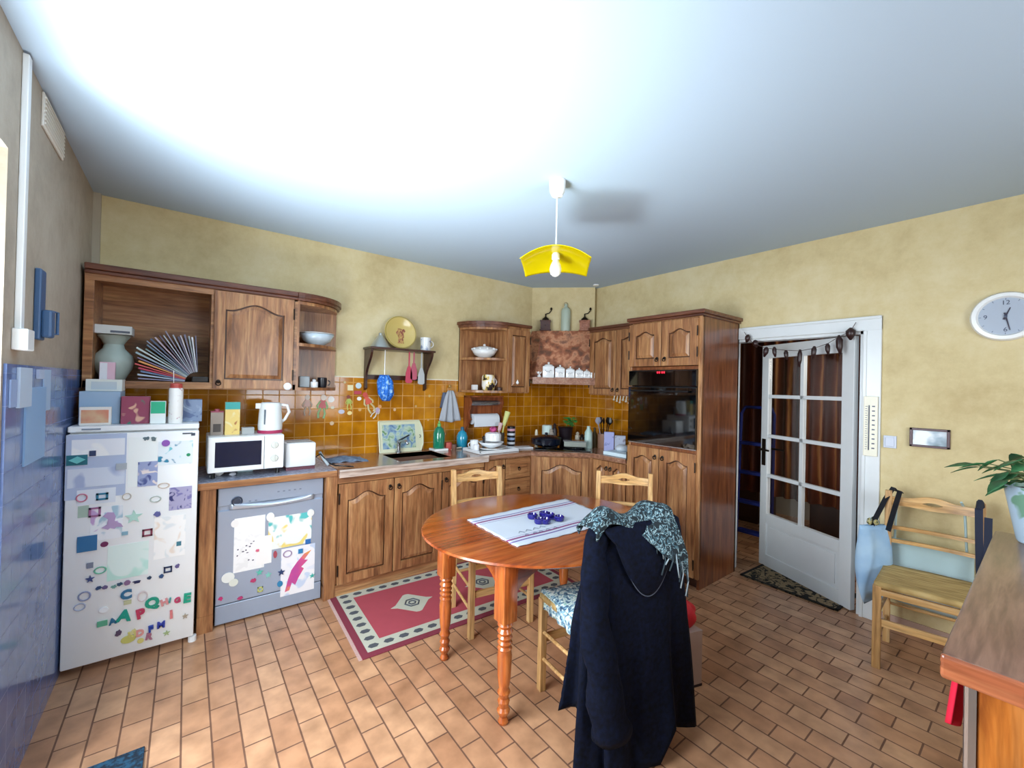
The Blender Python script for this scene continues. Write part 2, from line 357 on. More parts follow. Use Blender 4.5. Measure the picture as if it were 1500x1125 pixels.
# ------------------------------------------------------------ cabinet helpers
def arch(x, w_, h, rise):
    """catmull-like 'cathedral' arch: flat shoulders and a hump"""
    u = (x/w_-.5)*2; a = abs(u)
    k = 0 if a > .88 else .5+.5*math.cos(PI*a/.88)
    return h-rise+rise*k
def cdoor(T, w_, h, parent, rise=.035, hinge='l', handle='ring', hz=None, hx=None, mat=None, fr_=.055, flat=False, hinges=True, n=18):
    mat = mat or oak_z; m = MB(); m.T = T; t = .022
    m.box(0, fr_, -t, 0, 0, h, .002); m.box(w_-fr_, w_, -t, 0, 0, h, .002); m.box(fr_, w_-fr_, -t, 0, 0, fr_, .002)
    iw = w_-2*fr_; ph = h-fr_*1.1
    pts = [(fr_+iw*i/n, arch(iw*i/n, iw, ph, rise)) for i in range(n+1)]
    m.prism([(fr_, h)]+pts+[(w_-fr_, h)], -t, 0, 'y')
    d = m.build('door', mat, parent)
    m = MB(); m.T = T; m.box(fr_-.001, w_-fr_+.001, -.006, -.0002, fr_-.001, h-fr_*.5); m.build('panel_groove', groove_m, d)
    m = MB(); m.T = T
    g0, g1 = .009, .034
    def ring(g): return [(fr_+g, fr_+g)]+[(fr_+g+(iw-2*g)*i/n, arch(iw*i/n, iw, ph, rise)-g) for i in range(n+1)][::1]+[(w_-fr_-g, fr_+g)]
    Z0 = [m.v((x, -.0055, z)) for x, z in ring(g0)]; A = [m.v((x, -.011, z)) for x, z in ring(g0)]; B = [m.v((x, -.0205, z)) for x, z in ring(g1)]; k = len(A)
    for i in range(k): m.f((Z0[i], Z0[(i+1) % k], A[(i+1) % k], A[i]))
    for i in range(k): m.f((A[i], A[(i+1) % k], B[(i+1) % k], B[i]))
    m.f(B); m.build('raised_panel', mat, d)
    if handle:
        hx = hx if hx is not None else (w_-fr_/2 if hinge == 'l' else fr_/2); hz = hz if hz is not None else fr_
        m = MB(); m.T = T
        m.T = T @ Matrix.Translation((hx, -t, hz)) @ Matrix.Rotation(PI/2, 4, 'X')
        m.lathe([(.012, 0), (.012, .004), (.006, .007), (.005, .012)], n=12)
        m.T = T; m.torus((hx, -t-.012, hz-.012), .013, .0035, 'y', 14, 6); m.build('ring_pull', iron, d, smooth='auto')
    if hinges:
        for zz in (.07, h-.13):
            m = MB(); m.T = T; xx = -.004 if hinge == 'l' else w_-.004
            m.box(xx, xx+.008, -t-.004, -t+.002, zz, zz+.06, .001); m.tube([(xx+.004, -t-.004, zz-.008), (xx+.004, -t-.004, zz+.068)], .005, 8); m.build('hinge', iron, d)
    return d

# ------------------------------------------------------------ upper cabinet run, left
def quarter(x0, y0, rx, ry, sgn, n=14, grow=0):
    """quarter-ellipse footprint centred at (x0, 0); sgn +1 bulges towards +x"""
    return [(x0, 0)]+[(x0+sgn*(rx+grow)*math.cos(a), -(ry+grow)*math.sin(a)) for a in [PI/2*i/n for i in range(n+1)]]
ZB, ZT = 1.435, 2.10; YF = -.34
X0, X1, X2, X3 = -4.118, -3.53, -3.04, -2.69
r = thing('wall_cabinet', 'long oak wall cabinet with open magazine bay above the fridge', 'cabinet', (-3.4, -.17, ZB))
m = MB(); b = -.010
m.box(X0, X2, b-.012, b, ZB, ZT); m.box(X0, X0+.04, YF, b, ZB, ZT, .002); m.box(X1-.01, X1+.02, YF+.003, b, ZB, ZT)
m.box(X2-.02, X2, YF, b, ZB, ZT); m.box(X0, X2, YF, b, ZT-.03, ZT); m.box(X0, X2, YF, b, ZB, ZB+.045, .003); m.box(X0, X1, YF-.002, YF+.015, ZT-.055, ZT)
m.build('carcass', oak_x, r)
m = MB(); m.box(X0-.0, X2, YF-.03, b, ZT, ZT+.035, .006); m.box(X0, X2, YF-.018, b, ZT-.02, ZT, .004)
q = quarter(X2, 0, X3-X2, -YF, 1, grow=.03); m.prism([(x, min(y, b)) for x, y in q], ZT, ZT+.035, 'z'); q = quarter(X2, 0, X3-X2, -YF, 1, grow=.018); m.prism([(x, min(y, b)) for x, y in q], ZT-.02, ZT, 'z')
m.build('crown_moulding', crown_x, r)
cdoor(fr(X1+.005, YF, ZB+.008), X2-X1-.03, ZT-ZB-.035, r, rise=.05, hinge='r', hx=.03, hz=.045, fr_=.06)
m = MB(); q = quarter(X2, 0, X3-X2, -YF, 1)
for z in (ZB, 1.755, ZT-.045): m.prism([(x, min(y, b)) for x, y in q], z, z+.022, 'z')
m.box(X2, X3, b-.010, b, ZB, ZT); m.box(X2, X2+.016, YF+.004, b, ZB, ZT)
m.build('corner_shelf', oak_z, r)
m = MB(); m.lathe([(0.001, 0), (.022, .003), (.026, .006), (.02, .01), (.001, .012)], n=14)
m.T = Matrix.Identity(4); bmesh.ops.transform(m.bm, matrix=Matrix.Translation(at(421, 566, 'y', YF-.023)) @ Matrix.Rotation(PI/2, 4, 'X'), verts=m.bm.verts)
tag(m.build('round_magnet', white, None), 'round white button stuck at the lower corner of the left wall cabinet door', 'magnet')

# second cabinet on the back wall with rounded open shelves
XA, XB_, XC = -1.51, -1.165, -.87
r = thing('wall_cabinet', 'short oak wall cabinet with rounded open shelves left of the cooker hood', 'cabinet', (-1.2, -.17, ZB))
m = MB(); q = quarter(XB_, 0, XB_-XA, -YF, -1)
for z in (ZB, 1.755, ZT-.045): m.prism([(x, min(y, b)) for x, y in q], z, z+.022, 'z')
m.box(XA, XB_, b-.010, b, ZB, ZT); m.box(XA, XA+.02, -.03, b, ZB, ZT); m.build('rounded_shelf', oak_z, r)
m = MB(); m.box(XB_, XC, YF, b, ZB, ZT); m.build('carcass', oak_z, r)
m = MB(); m.box(XB_, XC+.01, YF-.03, b, ZT, ZT+.03, .005); q = quarter(XB_, 0, XB_-XA, -YF, -1, grow=.03); m.prism([(x, min(y, b)) for x, y in q], ZT, ZT+.03, 'z')
q = quarter(XB_, 0, XB_-XA, -YF, -1, grow=.015); m.prism([(x, min(y, b)) for x, y in q], ZT-.025, ZT, 'z'); m.build('crown_moulding', crown_x, r)
cdoor(fr(XB_+.008, YF, ZB+.01), XC-XB_-.016, ZT-ZB-.04, r, rise=.0, hinge='r', handle=None, fr_=.05)
m = MB(); m.lathe([(.007, 0), (.014, .01), (.016, .02), (.006, .035), (.004, .045)], at(758, 563, 'y', YF-.045), 10)
tag(m.build('bell_ornament', ceramic, smooth=True), 'tiny white ornament on the narrow cabinet door beside the hood', 'ornament')

# wall cabinet on the right wall
R90 = -PI/2
YA, YBc = -.705, -1.385
r = thing('wall_cabinet', 'two-door oak wall cabinet between the cooker hood and the oven tower', 'cabinet', (-.17, -1.05, ZB))
m = MB(); m.box(YF, -.009, YBc, YA, ZB, ZT); m.build('carcass', oak_z, r)
m = MB(); m.box(YF-.03, -.001, YBc, YA+.02, ZT, ZT+.03, .005); m.box(YF-.015, -.001, YBc, YA+.01, ZT-.02, ZT); m.build('crown_moulding', crown_y, r)
dw = (YA-YBc)/2-.006
for i, hg in ((0, 'l'), (1, 'r')): cdoor(fr(YF, YA-.003-i*(dw+.006), ZB+.01, R90), dw, ZT-ZB-.04, r, rise=.03, hinge=hg, hinges=True)

# oven tower
YT0, YT1, XT = -1.39, -2.037, -.6; TT = 2.085
r = thing('oven_cabinet', 'tall oak cabinet tower housing the black built-in oven', 'cabinet', (-.3, -1.71, 0))
m = MB(); m.box(XT+.02, -.002, YT1, YT1+.02, 0, TT); m.box(XT+.02, -.002, YT0-.02, YT0, 0, TT); m.box(-.02, -.002, YT1, YT0, 0, TT)
m.box(XT+.002, -.02, YT1+.02, YT0-.02, 1.665, 1.69); m.box(XT+.002, -.02, YT1+.02, YT0-.02, 1.02, 1.045); m.box(XT+.02, -.02, YT1+.02, YT0-.02, TT-.02, TT)
m.build('carcass', side_z, r)
m = MB(); m.box(XT-.001, XT+.03, YT1, YT1+.028, .08, TT, .002); m.box(XT, XT+.03, YT0-.02, YT0, .08, TT, .002); m.box(XT, XT+.03, YT1, YT0, TT-.025, TT); m.build('face_frame', oak_z, r)
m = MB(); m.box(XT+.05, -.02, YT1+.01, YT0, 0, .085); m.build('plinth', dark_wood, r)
m = MB(); m.box(XT-.035, -.001, YT1-.03, YT0+.02, TT, TT+.03, .006); m.box(XT-.018, -.001, YT1-.015, YT0+.01, TT-.018, TT, .004); m.build('crown_moulding', crown_y, r)
dw = (YT0-YT1-.03)/2-.003
for i, hg in ((0, 'l'), (1, 'r')):
    y = YT0-.004-i*(dw+.006)
    cdoor(fr(XT, y, 1.695, R90), dw, .36, r, rise=.03, hinge=hg, fr_=.062)
    cdoor(fr(XT, y, .09, R90), dw, .93, r, rise=.03, hinge=hg, hz=.87, fr_=.062)
# oven
r = thing('built_in_oven', 'black glass built-in oven in the tall oak cabinet', 'oven', (-.35, -1.71, 1.048))
m = MB(); m.box(XT+.03, -.1, YT1+.035, YT0-.03, 1.05, 1.66); m.build('body', black, r)
m = MB(); m.box(XT-.02, XT+.029, YT1+.03, YT0-.003, 1.055, 1.525, .004); m.build('oven_door', glass_b, r)
m = MB(); m.box(XT-.02, XT+.029, YT1+.03, YT0-.003, 1.532, 1.66, .004); cp = m.build('control_panel', glass_b, r)
m = MB()
for k in range(4): m.box(XT-.0215, XT-.019, -1.735+k*.018-.005+(.006 if k > 1 else 0), -1.735+k*.018+.006+(.006 if k > 1 else 0), 1.635, 1.65)
tag(m.build('display', plain('red_display', 'ff1830', .5, emit=2), cp), 'small glowing red display')
m = MB(); m.tube([(XT-.05, YT1+.08, 1.49), (XT-.05, YT0-.05, 1.49)], .008, 10); m.tube([(XT-.05, YT1+.1, 1.49), (XT-.01, YT1+.1, 1.49)], .006); m.tube([(XT-.05, YT0-.07, 1.49), (XT-.01, YT0-.07, 1.49)], .006); m.build('handle', black, r, smooth='auto')
m = MB(); m.box(XT-.012, XT+.02, YT1+.03, YT0-.003, 1.046, 1.054); m.build('lower_trim', steel, r)

# ------------------------------------------------------------ base run
ZW = .892; YD = -.60
r = thing('filler_panel', 'narrow oak end panel between the fridge and the dishwasher', 'cabinet panel', (-3.54, -.3, 0))
m = MB(); m.box(-3.578, -3.50, YD-.0, -.01, .1, .85, .003); m.box(-3.578, -3.50, YD+.0, -.01, 0, .1); m.build('panel', oak_z, r)
m = MB(); m.box(-3.59, -2.815, -.612, -.009, .852, ZW, .004); w1 = m.build('worktop', worktop_grey)
tag(w1, 'grey speckled worktop with wooden edge over the dishwasher', 'worktop')
m = MB(); m.box(-3.59, -2.815, -.622, -.612, .85, ZW-.002, .002); tag(m.build('front_edge', oak_x, w1), 'wooden front edge')
# sink cabinet
SX0, SX1 = -2.885, -1.59
r = thing('sink_cabinet', 'oak base cabinet with arched doors under the sink', 'cabinet', (-2.2, -.3, 0))
m = MB(); m.box(SX0, SX1, YD+.0, -.01, .09, .105); m.box(SX1-.018, SX1, YD, -.01, .105, .85); m.box(SX0, SX1, -.022, -.01, .105, .85); m.box(-2.81, SX1, YD, YD+.015, .105, .71); m.box(SX0, -2.81, YD-.012, YD, 0, .85, .002); m.box(SX0+.0, -2.81, YD, -.01, 0, .85); m.build('carcass', oak_z, r)
m = MB(); m.box(-2.81, SX1, YD-.008, -.05, 0, .085); m.build('plinth', oak_x, r)
m = MB(); m.box(-2.81, SX1, YD-.022, YD+.015, .795, .85); m.build('top_rail', oak_x, r)
w3 = (SX1+2.80)/3
for i, hg in enumerate('lrr'): cdoor(fr(-2.80+i*w3, YD, .09), w3-.008, .70, r, rise=.05, hinge=hg, hz=.645, fr_=.06, hinges=True)
# drawer unit
r = thing('drawer_cabinet', 'oak drawer and door unit between the sink cabinet and the corner', 'cabinet', (-1.3, -.3, 0))
m = MB(); m.box(-1.585, -1.05, YD, -.01, .09, .85); m.build('carcass', oak_z, r)
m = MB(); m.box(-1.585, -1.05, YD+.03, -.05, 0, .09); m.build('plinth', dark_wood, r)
cdoor(fr(-1.58, YD, .095), .22, .745, r, rise=.02, hinge='l', hz=.69, fr_=.045, hinges=False)
for k in range(4):
    z0 = .10+k*.186; m = MB(); m.T = fr(-1.35, YD, z0); m.box(0, .29, -.02, 0, 0, .178, .003); m.box(.04, .25, -.026, -.018, .035, .143, .004); d = m.build('drawer', oak_x, r)
    m = MB(); m.T = fr(-1.205, YD-.028, z0+.09); m.torus((0, -.008, -.008), .012, .003, 'y', 12, 6); m.box(-.01, .01, -.004, .002, -.002, .012); m.build('ring_pull', iron, d)
# corner unit
r = thing('corner_cabinet', 'diagonal oak corner base cabinet below the hob', 'cabinet', (-.5, -.5, 0))
P45 = [(-1.045, YD), (-.6, -1.0+.0), (-.02, -1.0), (-.02, -.02), (-1.045, -.02)]
m = MB(); m.prism(P45, .09, .85, 'z'); m.build('carcass', oak_z, r)
m = MB(); m.prism([(-1.0, -.56), (-.56, -.96), (-.02, -.96), (-.02, -.02), (-1.0, -.02)], 0, .09, 'z'); m.build('plinth', dark_wood, r)
th = math.atan2(-1.0-YD, -.6+1.045); wl = math.hypot(.445, .4)
cdoor(fr(-1.045, YD, .095, th) @ Matrix.Translation((.05, 0, 0)), wl-.10, .745, r, rise=.06, hinge='l', handle=None, fr_=.06, hinges=False)
# right base unit
r = thing('base_cabinet', 'two-door oak base cabinet left of the oven tower', 'cabinet', (-.3, -1.2, 0))
m = MB(); m.box(-.6, -.02, -1.385, -1.005, .09, .85); m.build('carcass', oak_z, r)
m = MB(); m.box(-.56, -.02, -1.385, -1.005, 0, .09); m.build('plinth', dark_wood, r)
for i, hg in ((0, 'l'), (1, 'r')): cdoor(fr(-.6, -1.01-i*.187, .095, R90), .183, .745, r, rise=.03, hinge=hg, hz=.69, fr_=.042, hinges=False)

# main worktop: L with diagonal, sink basin cut
r = thing('sink_worktop', 'red-brown worktop with light edge running from the sink around the corner', 'worktop', (-1.6, -.3, .85))
m = MB()
bx = (-2.32, -1.86, -.52, -.14)
m.box(-2.813, bx[0], -.654, -.009, .853, ZW); m.box(bx[1], -1.59, -.654, -.009, .853, ZW); m.box(bx[0], bx[1], bx[3], -.009, .853, ZW); m.box(bx[0], bx[1], -.654, bx[2], .853, ZW)
m.prism([(-1.59, -.635), (-1.065, -.635), (-.635, -1.02), (-.635, -1.385), (-.009, -1.385), (-.009, -.009), (-1.59, -.009)], .853, ZW, 'z')
m.build('slab', work_m, r)
m = MB(); m.box(bx[0], bx[1], bx[2], bx[3], .72, .725); m.box(bx[0]-.005, bx[0], bx[2], bx[3], .72, ZW-.002); m.box(bx[1], bx[1]+.005, bx[2], bx[3], .72, ZW-.002)
m.box(bx[0], bx[1], bx[2]-.005, bx[2], .72, ZW-.002); m.box(bx[0], bx[1], bx[3], bx[3]+.005, .72, ZW-.002)
m.torus(((bx[0]+bx[1])/2, -.33, .728), .03, .006, 'z'); tag(m.build('sink_basin', plain('brown_sink', '7a5a4c', .25, coat=.5), r), 'brown sink basin')
m = MB(); m.tube([(-2.813, -.662, ZW-.005), (-1.575, -.662, ZW-.005)], .012, 10); m.box(-2.813, -1.575, -.668, -.655, .845, ZW-.008); m.build('front_edge', wood('pale_edge', 'a08878', 'c9b5a8', 'e0d4cc', 'x', rough=.2), r, smooth='auto')
# tap
r = thing('kitchen_tap', 'chrome mixer tap with dark lever at the sink', 'tap', (-2.16, -.11, ZW))
p = Vector((-2.16, -.11, ZW))
m = MB(); m.lathe([(.026, 0), (.026, .012), (.018, .02), (.017, .09), (.02, .1), (.012, .11)], p, 14); m.build('tap_body', steel, r, smooth='auto')
m = MB(); m.tube([p+Vector((0, 0, .07)), p+Vector((0, -.05, .11)), p+Vector((0, -.16, .12)), p+Vector((0, -.19, .10))], .010, 10); m.build('spout', steel, r, smooth=True)
m = MB(); m.tube([p+Vector((0, 0, .105)), p+Vector((.09, -.02, .155))], [.009, .006], 8); tag(m.build('lever', black, r), 'black lever')

# ------------------------------------------------------------ cooker hood in the corner
burl = blotch('copper_mottled_panel', [(.34, '74503e'), (.46, 'a8674a'), (.56, 'd09470'), (.68, '8c6250')], 11, rough=.35, dist=.15, detail=9)
r = thing('cooker_hood', 'corner cooker hood with mottled copper front and wooden shelf rail', 'cooker hood', (-.4, -.4, 1.53))
def dg(a, d):  # point on the diagonal x+y=-d, a measured along (1,-1)/sqrt2 from the middle
    return (-d/2+a*.7071, -d/2-a*.7071)
m = MB()
top = [dg(-.285, .66), dg(.285, .66)]; bot = [dg(-.325, 1.0), dg(.325, 1.0)]
A = [m.v((*top[0], 2.135)), m.v((*top[1], 2.135)), m.v((*bot[1], 1.60)), m.v((*bot[0], 1.60))]
Bk = [m.v((-.56, -.012, 2.135)), m.v((-.012, -.56, 2.135)), m.v((-.012, -.8, 1.60)), m.v((-.8, -.012, 1.60))]
m.f(A); m.f(Bk[::-1])
for i in range(4): m.f((A[i], A[(i+1) % 4], Bk[(i+1) % 4], Bk[i]))
m.build('sloped_front', burl, r)
m = MB(); c0, c1 = dg(-.335, 1.13), dg(.335, 1.13); m.prism([c0, c1, (-.34, -.69), (-.012, -.69), (-.012, -.012), (-.86, -.012), (-.86, -.33)], 1.583, 1.60, 'z')
e0, e1 = dg(-.34, 1.135), dg(.34, 1.135); e2, e3 = dg(.34, 1.115), dg(-.34, 1.115)
m.prism([e0, e1, e2, e3], 1.535, 1.606, 'z'); m.build('shelf_rail', wood('hood_rail', '6a4030', 'a4725a', 'c09a84', 'x'), r)
m = MB(); m.prism([dg(-.30, 1.10), dg(.30, 1.10), (-.012, -.6), (-.012, -.012), (-.6, -.012)], 1.57, 1.583, 'z'); m.build('filter_grille', steel, r)

# canisters on the hood rail: (photo x of centre, width px, height m)
def canister(px, size, label):
    k = (px-822)/44*.31; x, y = dg(k, 1.075); z = 1.6005; s = size
    r = thing('canister', label, 'canister', (x, y, z), 0, 'white storage canisters on the hood rail'); T = fr(x, y, z, -PI/4)
    m = MB(); m.T = T; m.box(-.40*s, .40*s, -.33*s, .33*s, 0, .82*s, .06*s); m.build('jar', ceramic, r, smooth='auto')
    m = MB(); m.T = T; m.lathe([(.27*s, .80*s), (.33*s, .84*s), (.26*s, .92*s), (.08*s, .95*s), (.05*s, .97*s), (.09*s, 1.03*s), (.07*s, 1.09*s), (.01*s, 1.11*s)], n=14); m.build('lid', ceramic, r, smooth='auto')
    m = MB(); m.T = T
    random.seed(px)
    P = [(-.24*s+.06*s*i, -.335*s, .45*s+random.uniform(-.09, .09)*s) for i in range(9)]; m.tube(P, .012*s, 5)
    tag(m.build('lettering', plain('grey_script', '53606c', .5), r), 'grey script lettering')
for px, s, lab in ((797, .150, 'largest white lidded canister at the left of the hood rail'), (814, .125, 'second largest white canister on the hood rail'),
                   (829, .112, 'middle sized white canister third from left on the hood rail'), (842, .10, 'fourth white canister on the hood rail, smaller than its left neighbour'),
                   (853, .088, 'small white canister fifth on the hood rail'), (863, .078, 'smallest white canister at the right end of the hood rail')):
    canister(px, s, lab)
m = MB(); x, y = dg(-.272, 1.075)
m.lathe([(.018, 0), (.022, .02), (.01, .03)], (x, y, 1.6005), 10)
for k in range(5): a = k*2*PI/5; m.tube([(x, y, 1.63), (x+.02*math.cos(a), y+.02*math.sin(a), 1.655), (x+.024*math.cos(a), y+.024*math.sin(a), 1.665)], [.003, .007, .003], 6)
tag(m.build('flower_ornament', ceramic), 'little white flower shaped ornament at the left end of the hood rail', 'ornament')
# grinders and stone bottle on the hood top
m = MB(); m.prism([dg(-.285, .655), dg(.285, .655), (-.055, -.505), (-.56, -.002)], 2.1355, 2.14, 'z'); 
def grinder(k, col, label, kname):
    x, y = dg(k, .60); z = 2.136; T = fr(x, y, z, -PI/4) @ Matrix.Scale(1.22, 4); r = thing('coffee_grinder', label, 'coffee grinder', (x, y, z), 0, 'coffee grinders on the hood')
    wm = wood(kname, *col, 'x')
    m = MB(); m.T = T; m.box(-.045, .045, -.045, .04, 0, .09, .003); m.box(-.052, .052, -.05, .045, 0, .012, .003); m.box(-.05, .05, -.048, .043, .085, .097, .003); m.build('body', wm, r)
    m = MB(); m.T = T; m.box(-.03, .03, -.05, -.044, .025, .06, .002); m.lathe([(.005, 0), (.007, .006)], (0, -.056, .04), 8); m.build('drawer', wm, r)
    m = MB(); m.T = T; m.lathe([(.035, .097), (.03, .115), (.012, .13), (.006, .135), (.006, .16)], n=14); m.build('dome', iron, r, smooth='auto')
    m = MB(); m.T = T; m.tube([(0, 0, .158), (.03, 0, .165), (.05, 0, .19)], .005, 6); m.lathe([(.003, .19), (.01, .2), (.008, .215), (.002, .22)], (.05, 0, 0), 8); m.build('crank', iron, r)
grinder(-.235, ('2a120e', '4a241c', '5f3428'), 'dark brown coffee grinder at the left on the hood', 'grinder_dark')
grinder(.20, ('8a5038', 'b0745a', 'c8917a'), 'reddish light wood coffee grinder at the right on the hood', 'grinder_red')
m = MB(); x, y = dg(-.01, .605)
m.lathe([(.05, 0), (.053, .01), (.053, .22), (.045, .25), (.022, .268), (.017, .28), (.018, .30), (.012, .305)], (x, y, 2.136), 24)
bo = tag(m.build('stoneware_bottle', plain('pale_green_stoneware', 'b4c2b2', .35), smooth='auto'), 'tall pale green stoneware bottle between the two coffee grinders', 'bottle')
m = MB(); m.torus((x, y, 2.136+.30), .024, .0025, 'y', 16, 5, 0, PI); m.tube([(x-.024, y, 2.436), (x-.02, y, 2.40)], .0025, 5); m.tube([(x+.024, y, 2.436), (x+.02, y, 2.40)], .0025, 5); tag(m.build('wire_clasp', steel, bo), 'wire clasp loop')

# ------------------------------------------------------------ fridge
FY = -.662; FX0, FX1 = -4.120, -3.592
r = thing('refrigerator', 'white under-counter style refrigerator covered in magnets and papers', 'refrigerator', (-3.85, -.35, 0))
m = MB(); m.box(FX0+.005, FX1-.003, FY+.055, -.03, .03, 1.215); m.box(FX0+.03, FX1-.03, FY+.08, -.05, .0, .03); m.build('body', white, r)
m = MB(); m.box(FX0, FX1, FY+.02, -.02, 1.216, 1.245, .005); m.build('top_panel', white, r)
m = MB(); m.box(FX0, FX1, FY, FY+.05, .035, 1.208, .008); fd = m.build('door', white, r, smooth='auto')
m = MB(); m.box(FX1-.075, FX1-.03, FY-.002, FY, 1.188, 1.196, .0005); m.build('badge', plain('grey_badge', '4a525a', .4), fd)
m = MB(); m.box(FX0+.05, FX0+.12, FY+.018, FY+.02, 1.226, 1.234); m.build('badge', plain('light_badge', '8a97a8', .4), r)
m = MB(); m.tube([(FX1-.005, FY+.02, 0), (FX1-.005, FY+.02, .03)], .02, 10); m.build('foot', white, r)
# things on the fridge door
def onplane(kind, px, py, wd, ht, col, name, label, cat, group, y=FY, ch=None, rot=0, th=.003, mat=None, k=0):
    c = at(px, py, 'y', y-.0002); th = th+.0012*k; m = MB(); m.T = Matrix.Translation(c) @ Matrix.Rotation(rot, 4, 'Y')
    if kind == 'rect': m.box(-wd/2, wd/2, -th, 0, -ht/2, ht/2)
    elif kind == 'frame':
        q = wd*.2
        m.box(-wd/2, wd/2, -th, 0, ht/2-q, ht/2); m.box(-wd/2, wd/2, -th, 0, -ht/2, -ht/2+q); m.box(-wd/2, -wd/2+q, -th, 0, -ht/2, ht/2); m.box(wd/2-q, wd/2, -th, 0, -ht/2, ht/2)
    elif kind == 'ring':
        m.T = m.T @ Matrix.Scale(ht/wd, 4, (0, 0, 1)); m.torus((0, -max(wd*.07, th-wd*.07), 0), wd*.42, wd*.07, 'y', 18, 6); m.torus((0, -wd*.05, 0), wd*.42, wd*.06, 'y', 18, 6)
    elif kind == 'disc':
        m.prism([(wd/2*math.cos(a), ht/2*math.sin(a)) for a in [2*PI*i/16 for i in range(16)]], -th, 0)
    elif kind == 'blob':
        random.seed(int(px*7+py)); n = 14
        m.prism([(wd/2*(random.uniform(.55, 1.15))*math.cos(a), ht/2*random.uniform(.55, 1.15)*math.sin(a)) for a in [2*PI*i/n for i in range(n)]], -th, 0)
    elif kind == 'star':
        m.prism([((wd/2 if i % 2 == 0 else wd/5)*math.cos(a), (ht/2 if i % 2 == 0 else ht/5)*math.sin(a)) for i, a in enumerate([PI/2+PI*i/5 for i in range(10)])], -th, 0)
    elif kind == 'letter':
        m.text(ch, ht*1.4, th*.5, Matrix.Translation((0, -th*.5, 0)) @ Matrix.Rotation(PI/2, 4, 'X'), bold=ht*.07)
    elif kind == 'dino':
        m.prism([(a*wd, b_*ht) for a, b_ in ((-.5, -.35), (-.25, -.2), (-.2, .1), (-.45, .3), (-.25, .5), (.05, .45), (.15, .2), (.1, -.05), (.4, -.25), (.5, -.45), (.2, -.4), (.1, -.5), (-.1, -.42), (-.2, -.5))], -th, 0)
    mt = mat or plain('tint_'+col, col, .45)
    return tag(m.build(name, mt), label, cat, group)
def drawing(name, paper, inks, scale=18):
    a = .0; st = [(0, inks[0]), (.36, paper)]
    st = [(0, inks[0]), (.34, inks[0]), (.40, paper), (.58, paper), (.64, inks[1 % len(inks)]), (.8, inks[-1])]
    return blotch(name, st, scale, rough=.6, dist=.8, detail=1.5)
G = 'papers on the refrigerator door'; GM = 'magnets on the refrigerator door'
P_ = [
 (97, 186, 636, 729, plain('poster_grey_blue', 'b2c1dc', .6), 'large grey blue backed poster at the upper left of the fridge door'),
 (106, 184, 643, 668, drawing('print_lines', 'e6ebf2', ['c4c8d8', 'f2f4f4'], 9), 'wide printed white sheet at the top of the grey blue poster'),
 (100, 184, 685, 712, drawing('print_lines2', 'd5dfee', ['a9b8d8', 'dfe8f4'], 6), 'pale blue lined sheet across the middle of the grey blue poster'),
 (113, 170, 716, 738, plain('paper_bluewhite', 'dfe8f2', .6), 'plain bluish strip below the grey blue poster'),
 (188, 230, 640, 712, plain('paper_white2', 'f0f6f4', .6), 'narrow white sheet in the upper centre of the fridge door'),
 (202, 231, 676, 712, drawing('photo_child', '9aa6cc', ['4c5a94', 'e8dcd8'], 22), 'photo of a small figure in blue on the fridge door'),
 (232, 283, 646, 680, drawing('photo_teal', 'e4eef2', ['2c86a8', '6fc8d0'], 16), 'teal and white holiday picture at the top right of the fridge door'),
 (248, 281, 713, 746, drawing('photo_violet', 'a9a4c4', ['30306c', '7a76ac'], 24), 'dark violet photo at the right edge of the fridge door'),
 (133, 180, 742, 790, drawing('drawing_lilac', 'eef2f6', ['c4a6d4', 'a8c8d8'], 14), 'child drawing in lilac and blue on the fridge door'),
 (114, 130, 741, 758, plain('sage_note', 'a8c0b0', .6), 'small sage green note at the left of the fridge door'),
 (158, 218, 796, 846, drawing('drawing_mint', 'e4f6f0', ['c4ece0', 'd8efe6'], 8), 'large pale mint drawing in the middle of the fridge door'),
 (226, 272, 756, 816, drawing('drawing_pale', 'faf8f4', ['f0e0d0', 'e8ecec'], 12), 'faint pale drawing at the right middle of the fridge door'),
]
for i, (xa, xb, ya, yb_, mt, lab) in enumerate(P_):
    q0, q1 = at(xa, (ya+yb_)/2, 'y', FY), at(xb, (ya+yb_)/2, 'y', FY); q2, q3 = at((xa+xb)/2, ya, 'y', FY), at((xa+xb)/2, yb_, 'y', FY)
    onplane('rect', (xa+xb)/2, (ya+yb_)/2, q1.x-q0.x, q2.z-q3.z, '', 'paper_sheet', lab, 'paper', G, mat=mt, th=.0008, k=(0, 1, 1, .5, .5, 1.5, 1, 1, .6, .5, .5, .8)[i])
KM = 5
